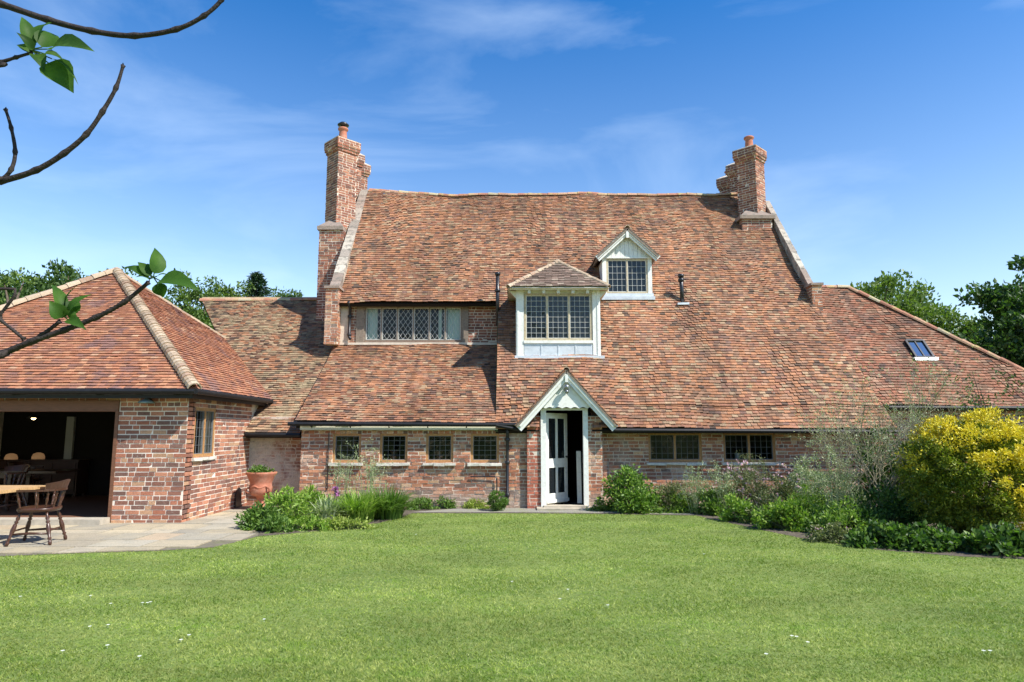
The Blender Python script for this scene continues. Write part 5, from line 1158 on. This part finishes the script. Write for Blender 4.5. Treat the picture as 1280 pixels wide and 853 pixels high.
# right
tree('tall light green tree rising behind the right wing ridge', tp(1105, 30), P(1100, 344, 30).z, (2.8, 2.4, 3.8), 130, 15000, .19, L_TREE2, .7)
tree('light green rounded tree behind the middle of the right wing hip', tp(1150, 31), P(1150, 358, 31).z, (2.5, 2.2, 4.0), 130, 15000, .18, L_TREE2, .65)
tree('low light green tree behind the right wing, between the tall trees', tp(1193, 29), P(1190, 392, 29).z, (1.8, 2.0, 3.0), 60, 7000, .18, L_TREE2, .6)
tree('dark spreading broadleaf tree at the right picture edge', tp(1332, 22), P(1300, 312, 22).z, (2.9, 2.4, 3.7), 70, 12000, .19, L_DARK, .65)
tree('dark low crown under the spreading tree at the right edge', tp(1282, 21), P(1262, 415, 21).z, (1.6, 1.4, 2.0), 46, 5500, .17, L_DARK, .55)
# sapling in front of wing roof at right
def sapling(label, loc, h):
    t = thing('sapling', label, 'tree', loc, world=False); s = MB(); Cs = []
    for i in range(9):
        an = rng.random() * 6.283; x, y = math.cos(an) * .7 * rng.random(), math.sin(an) * .5; e = Vector((x * 1.3, y, h * rng.uniform(.65, 1.0))); m_ = Vector((x * .5, y * .5, h * .45)); s.tube([(0, 0, 0), m_, e], [.02, .014, .004], 6, cap=False)
        for q in range(8):
            f_ = m_.lerp(e, rng.uniform(.0, 1)); g_ = f_ + Vector(rng.normal(0, .2, 3)); s.tube([f_, g_], [.006, .002], 4, cap=False); Cs.append(np.array(g_)[None] + rng.normal(0, .07, (16, 3)))
    s.build('trunk', BARK, t); C = np.concatenate(Cs); V_, T_ = leaf_arrays(C, sph(len(C)), .07, .5); mesh_np('crown', V_, T_, L_TREE, t)
sapling('thin leafy sapling standing in front of the right end of the wing roof', (P(1262, 600, 13.5).x, 13.6, 0), 3.1)
# trees behind the viewer, mirrored in the dormer glass
for i, (x, y, h) in enumerate(((-9, -22, 9.5), (0, -26, 11), (8, -24, 8.5), (17, -30, 10))):
    tree(['broad garden tree far behind the lawn, on the left', 'tallest garden tree far behind the lawn, in the middle', 'lowest garden tree far behind the lawn', 'garden tree far behind the lawn, on the right'][i], (x, y, 0), h, (4.6, 3.5, 4.4), 50, 3000, .5, L_TREE, 1.3, group='trees behind the lawn')

# ---------------- lilac branches close to the camera
L_LIL = leafmat('lilac_leaf', [(0, (.022, .06, .010)), (1, (.05, .12, .018))], .5, .55, patch=(22, .45, .65, (.10, .19, .03), .6), spec=.2)
lil = thing('lilac_tree', 'lilac with dark bare twigs and few fresh leaves close at top left', 'tree', (-2.3, 1.5, 0))
mb = MB(); mb.tube([(-2.3, 1.5, -.05), (-2.25, 1.45, .8), (-2.1, 1.4, 1.5), (-1.9, 1.35, 2.2), (-1.75, 1.3, 2.9)], [.06, .05, .04, .03, .02], 12); mb.build('trunk', TWIG, lil, True)
def branch(pix, r0, r1, start, Y=1.28, dY=0.0, nodes=True):
    pts = [Vector(start)]; n = len(pix)
    raw = [P(a, b, Y + dY * i / max(1, n - 1)) for i, (a, b) in enumerate(pix)]
    # smooth (Catmull-Rom)
    allp = [Vector(start)] + raw; out = []
    for i in range(len(allp) - 1):
        p0 = allp[max(i - 1, 0)]; p1 = allp[i]; p2 = allp[i + 1]; p3 = allp[min(i + 2, len(allp) - 1)]
        for k in range(6):
            t = k / 6; out.append(.5 * ((2 * p1) + (p2 - p0) * t + (2 * p0 - 5 * p1 + 4 * p2 - p3) * t * t + (3 * p1 - p0 - 3 * p2 + p3) * t ** 3))
    out.append(allp[-1]); m = len(out); rad = [.86 * r0 + (.86 * r1 - .86 * r0) * (i / (m - 1)) + (.0016 if nodes and i % 6 == 0 and i > 5 else 0) + random.uniform(-.0002, .0002) for i in range(m)]
    mb = MB(); mb.tube(out, rad, 10)
    for i in range(12, m, 6):     # paired buds at the nodes
        for s_ in (-1, 1): mb.lathe([(.0001, .0055), (.0016, .003), (.002, 0)][::-1], 6, out[i], (random.uniform(-.5, .5), -.4, s_))
    return mb.build('branch', TWIG, lil, True)
def leaf(mb, base, tip, wid, nrm, cup=.15):
    base = Vector(base); tip = Vector(tip); d = tip - base; L = d.length; d.normalize(); n = Vector(nrm); n = (n - d * n.dot(d)).normalized(); s_ = d.cross(n); st = [(0, .02), (.04, .45), (.12, .82), (.28, 1), (.48, .9), (.68, .6), (.84, .3), (1, .01)]
    vs = []; fs = []
    for i, (t, w_) in enumerate(st):
        c = base + d * L * t - n * L * .12 * math.sin(t * math.pi) * -1 - n * L * .12 * t * t
        for k in (-1, -.5, 0, .5, 1): vs.append(c + s_ * k * w_ * wid / 2 + n * abs(k) ** 1.3 * w_ * wid * cup)
    for i in range(len(st) - 1):
        for k in range(4): fs.append((i * 5 + k, i * 5 + k + 1, (i + 1) * 5 + k + 1, (i + 1) * 5 + k))
    mb.add(vs, fs)
def pleaves(br, spec, Y):
    mb = MB()
    for (bx, by, tx, ty, w_, nx, ny, nz, dy) in spec:
        b_ = P(bx, by, Y); t_ = P(tx, ty, Y + dy); c0_ = P(spec[0][0], spec[0][1], Y); b_ = b_.lerp(t_, .12); mb.tube([c0_, b_], .0012, 5); leaf(mb, b_, t_, w_ * 1.5 / F, (nx, ny, nz))
    mb.build('leaves', L_LIL, br, True)
bA = branch([(-60, -12), (0, 5), (60, 25), (115, 39), (168, 45), (220, 37), (255, 20), (277, 0), (284, -18)], .0085, .0042, (-1.85, 1.33, 2.5))
bB = branch([(-60, 238), (0, 227), (45, 213), (80, 192), (108, 168), (128, 140), (145, 110), (154, 82)], .0085, .0036, (-2.0, 1.38, 1.9), 1.3)
bC = branch([(-20, 232), (0, 226), (14, 212), (19, 190), (14, 160), (7, 137)], .006, .0032, (-1.25, 1.3, 1.95), 1.3)
bE = branch([(-40, 86), (0, 78), (20, 72), (40, 66)], .005, .0030, (-1.83, 1.33, 2.35), 1.25)
bD = branch([(-60, 462), (0, 443), (40, 427), (80, 413), (120, 397), (155, 378), (186, 353)], .0085, .0042, (-2.1, 1.4, 1.5), 1.3)
bF = branch([(30, 431), (52, 419), (75, 402)], .0055, .004, P(0, 443, 1.3), 1.3)
bG = branch([(-40, 372), (0, 400), (30, 424)], .0035, .0035, (-2.1, 1.4, 1.55), 1.3)
mb = MB(); mb.tube([P(186, 353, 1.3), P(190, 348, 1.3)], .004); 
pleaves(bE, [(38, 62, 28, 18, 16, .6, -.6, .2, .0), (42, 60, 64, 24, 26, -.3, -.8, .4, .03), (44, 66, 22, 40, 12, .4, -.7, .3, -.03), (46, 64, 78, 100, 0.1, 0, -1, 0, 0), (58, 62, 114, 58, 30, -.1, -.8, .5, -.02), (56, 74, 92, 114, 34, .4, -.8, .2, .02), (40, 68, 20, 54, 14, 0, -.6, .7, 0), (50, 62, 70, 40, 24, .3, -.8, -.3, .04), (52, 66, 84, 78, 18, 0, -.7, .6, .03), (44, 66, 55, 86, 16, .5, -.7, 0, -.02), (60, 70, 100, 102, 6, .9, -.3, 0, 0)], 1.25)
pleaves(bD, [(192, 347, 196, 308, 20, .8, -.5, .1, .02), (194, 350, 247, 358, 24, -.1, -.75, .6, -.03), (190, 350, 153, 331, 15, .2, -.6, .7, 0), (190, 348, 172, 326, 12, .5, -.7, .2, .0), (196, 352, 205, 372, 16, .2, -.9, .1, .02), (190, 347, 182, 328, 11, -.2, -.8, .3, .02), (188, 350, 170, 345, 12, 0, -.5, .8, -.02), (194, 346, 212, 343, 5, 0, -.5, .8, 0)], 1.3)
pleaves(bF, [(80, 396, 66, 352, 14, .7, -.6, .2, .02), (82, 394, 112, 366, 12, .1, -.7, .6, 0), (80, 396, 96, 352, 10, -.6, -.6, .3, .02), (80, 400, 62, 376, 18, .3, -.8, .3, -.02), (84, 396, 98, 374, 20, .2, -.9, .0, .02), (82, 398, 106, 410, 13, .2, -.8, .4, -.02), (78, 400, 70, 380, 14, -.2, -.9, .2, 0), (86, 398, 94, 390, 18, .5, -.6, .2, 0)], 1.3)

# urn planting
a = thing('urn_plants', 'low leafy plants growing in the terracotta urn', 'plant', (ux, 14.85, .765), world=False)
C, D, Cc = clump_points((.28, .28, .16), 26, 900, .08); C[:, 2] = np.maximum(C[:, 2], .0); V_, T_ = leaf_arrays(C, D, .05, .6); mesh_np('foliage', V_, T_, L_MID, a)

# ---------------- grass blades and daisies
def grass():
    n = 600000; 
    # sample more densely near the viewer
    u = rng.random(n); Y = 4.3 + (15.0 - 4.3) * u ** 1.35; X = rng.uniform(-1, 1, n) * (Y * .92 + 1.2)
    keep = Y < lawn_edge(X) + rng.normal(0, .025, n); X = X[keep]; Y = Y[keep]; n = len(X)
    tuft = np.sin(X * 1.9 + np.sin(Y * 1.3) * 2) * np.sin(Y * 2.3 + X * .7)
    H = rng.uniform(.009, .023, n) * (1 + .3 * tuft) * (1 + .5 * (rng.random(n) < .05)) ; lean = rng.normal(0, .017, (n, 2)); an = rng.random(n) * math.pi; wd = .0022 + .0003 * Y; sx = np.cos(an) * wd; sy = np.sin(an) * wd
    z0 = np.full(n, .0)
    V_ = np.stack([np.stack([X - sx, Y - sy, z0], 1), np.stack([X + sx, Y + sy, z0], 1), np.stack([X + lean[:, 0] * 1.2, Y + lean[:, 1] * 1.2, H], 1)], 1).reshape(-1, 3)
    T_ = np.arange(n * 3).reshape(-1, 3)
    m, nt, bs, out = newmat('grass_blade'); g = nt.nodes.new('ShaderNodeNewGeometry'); v = ocoord(nt)
    c = ramp(nt, g.outputs['Random Per Island'], [(0, (.085, .155, .018)), (.3, (.20, .275, .035)), (.65, (.31, .365, .065)), (1, (.46, .49, .20))])
    c = mixc(nt, ramp(nt, noise(nt, 1.1, 6, .68, v), [(.44, 0.0), (.62, .6)]), c, (.38, .40, .13))
    c = mixc(nt, ramp(nt, noise(nt, 2.7, 5, .7, ocoord(nt, (1, 1.6, 1))), [(.50, 0.0), (.62, .6)]), c, (.15, .27, .03))
    c = mixc(nt, 1.0, c, ramp(nt, noise(nt, .42, 4, .6, ocoord(nt, (1, 2.2, 1))), [(.33, .70), (.66, 1.28)]), 'MULTIPLY')
    c = mixc(nt, ramp(nt, noise(nt, 14, 3, .7, v), [(.50, 0.0), (.62, .75)]), c, (.12, .21, .03))
    nt.links.new(c, bs.inputs['Base Color']); bs.inputs['Roughness'].default_value = .6; bs.inputs['Specular IOR Level'].default_value = .25
    t = nt.nodes.new('ShaderNodeBsdfTranslucent'); nt.links.new(mixc(nt, 1.0, c, (1.1, 1.3, .6), 'MULTIPLY'), t.inputs[0]); ms = nt.nodes.new('ShaderNodeMixShader'); ms.inputs[0].default_value = .35
    nt.links.new(bs.outputs[0], ms.inputs[1]); nt.links.new(t.outputs[0], ms.inputs[2]); nt.links.new(ms.outputs[0], out.inputs[0])
    o = mesh_np('grass', V_, T_, m); struct(o, 'stuff', 'short mown grass of the lawn', 'grass')
grass()
DS = [(25, 749), (113, 748), (138, 758), (178, 757), (184, 757), (188, 756), (112, 787), (135, 785), (134, 811), (226, 804), (236, 798), (78, 818), (174, 825), (330, 778), (700, 752), (710, 740), (880, 695), (990, 799), (996, 800), (1010, 807), (1230, 818), (1238, 818), (958, 822), (520, 670), (640, 730), (760, 760)]
C = sph(12) * .006; 
def daisy():
    mb = MB(); 
    for k in range(10):
        a = 6.283 * k / 10; mb.add([(0, 0, .024), (.013 * math.cos(a - .25), .013 * math.sin(a - .25), .027), (.016 * math.cos(a), .016 * math.sin(a), .027), (.013 * math.cos(a + .25), .013 * math.sin(a + .25), .027)], [(0, 1, 2, 3)])
    mb.tube([(0, 0, 0), (0, 0, .023)], .0012, 4); o = mb.build('daisy', F_WHITE); return o
d0 = None
for px, py in DS:
    if d0 is None: o = d0 = daisy()
    else: o = d0.copy(); COL.objects.link(o)
    o.location = G(px, py); tag(o, 'tiny white daisy in the mown lawn', 'daisy', 'daisies scattered in the lawn')
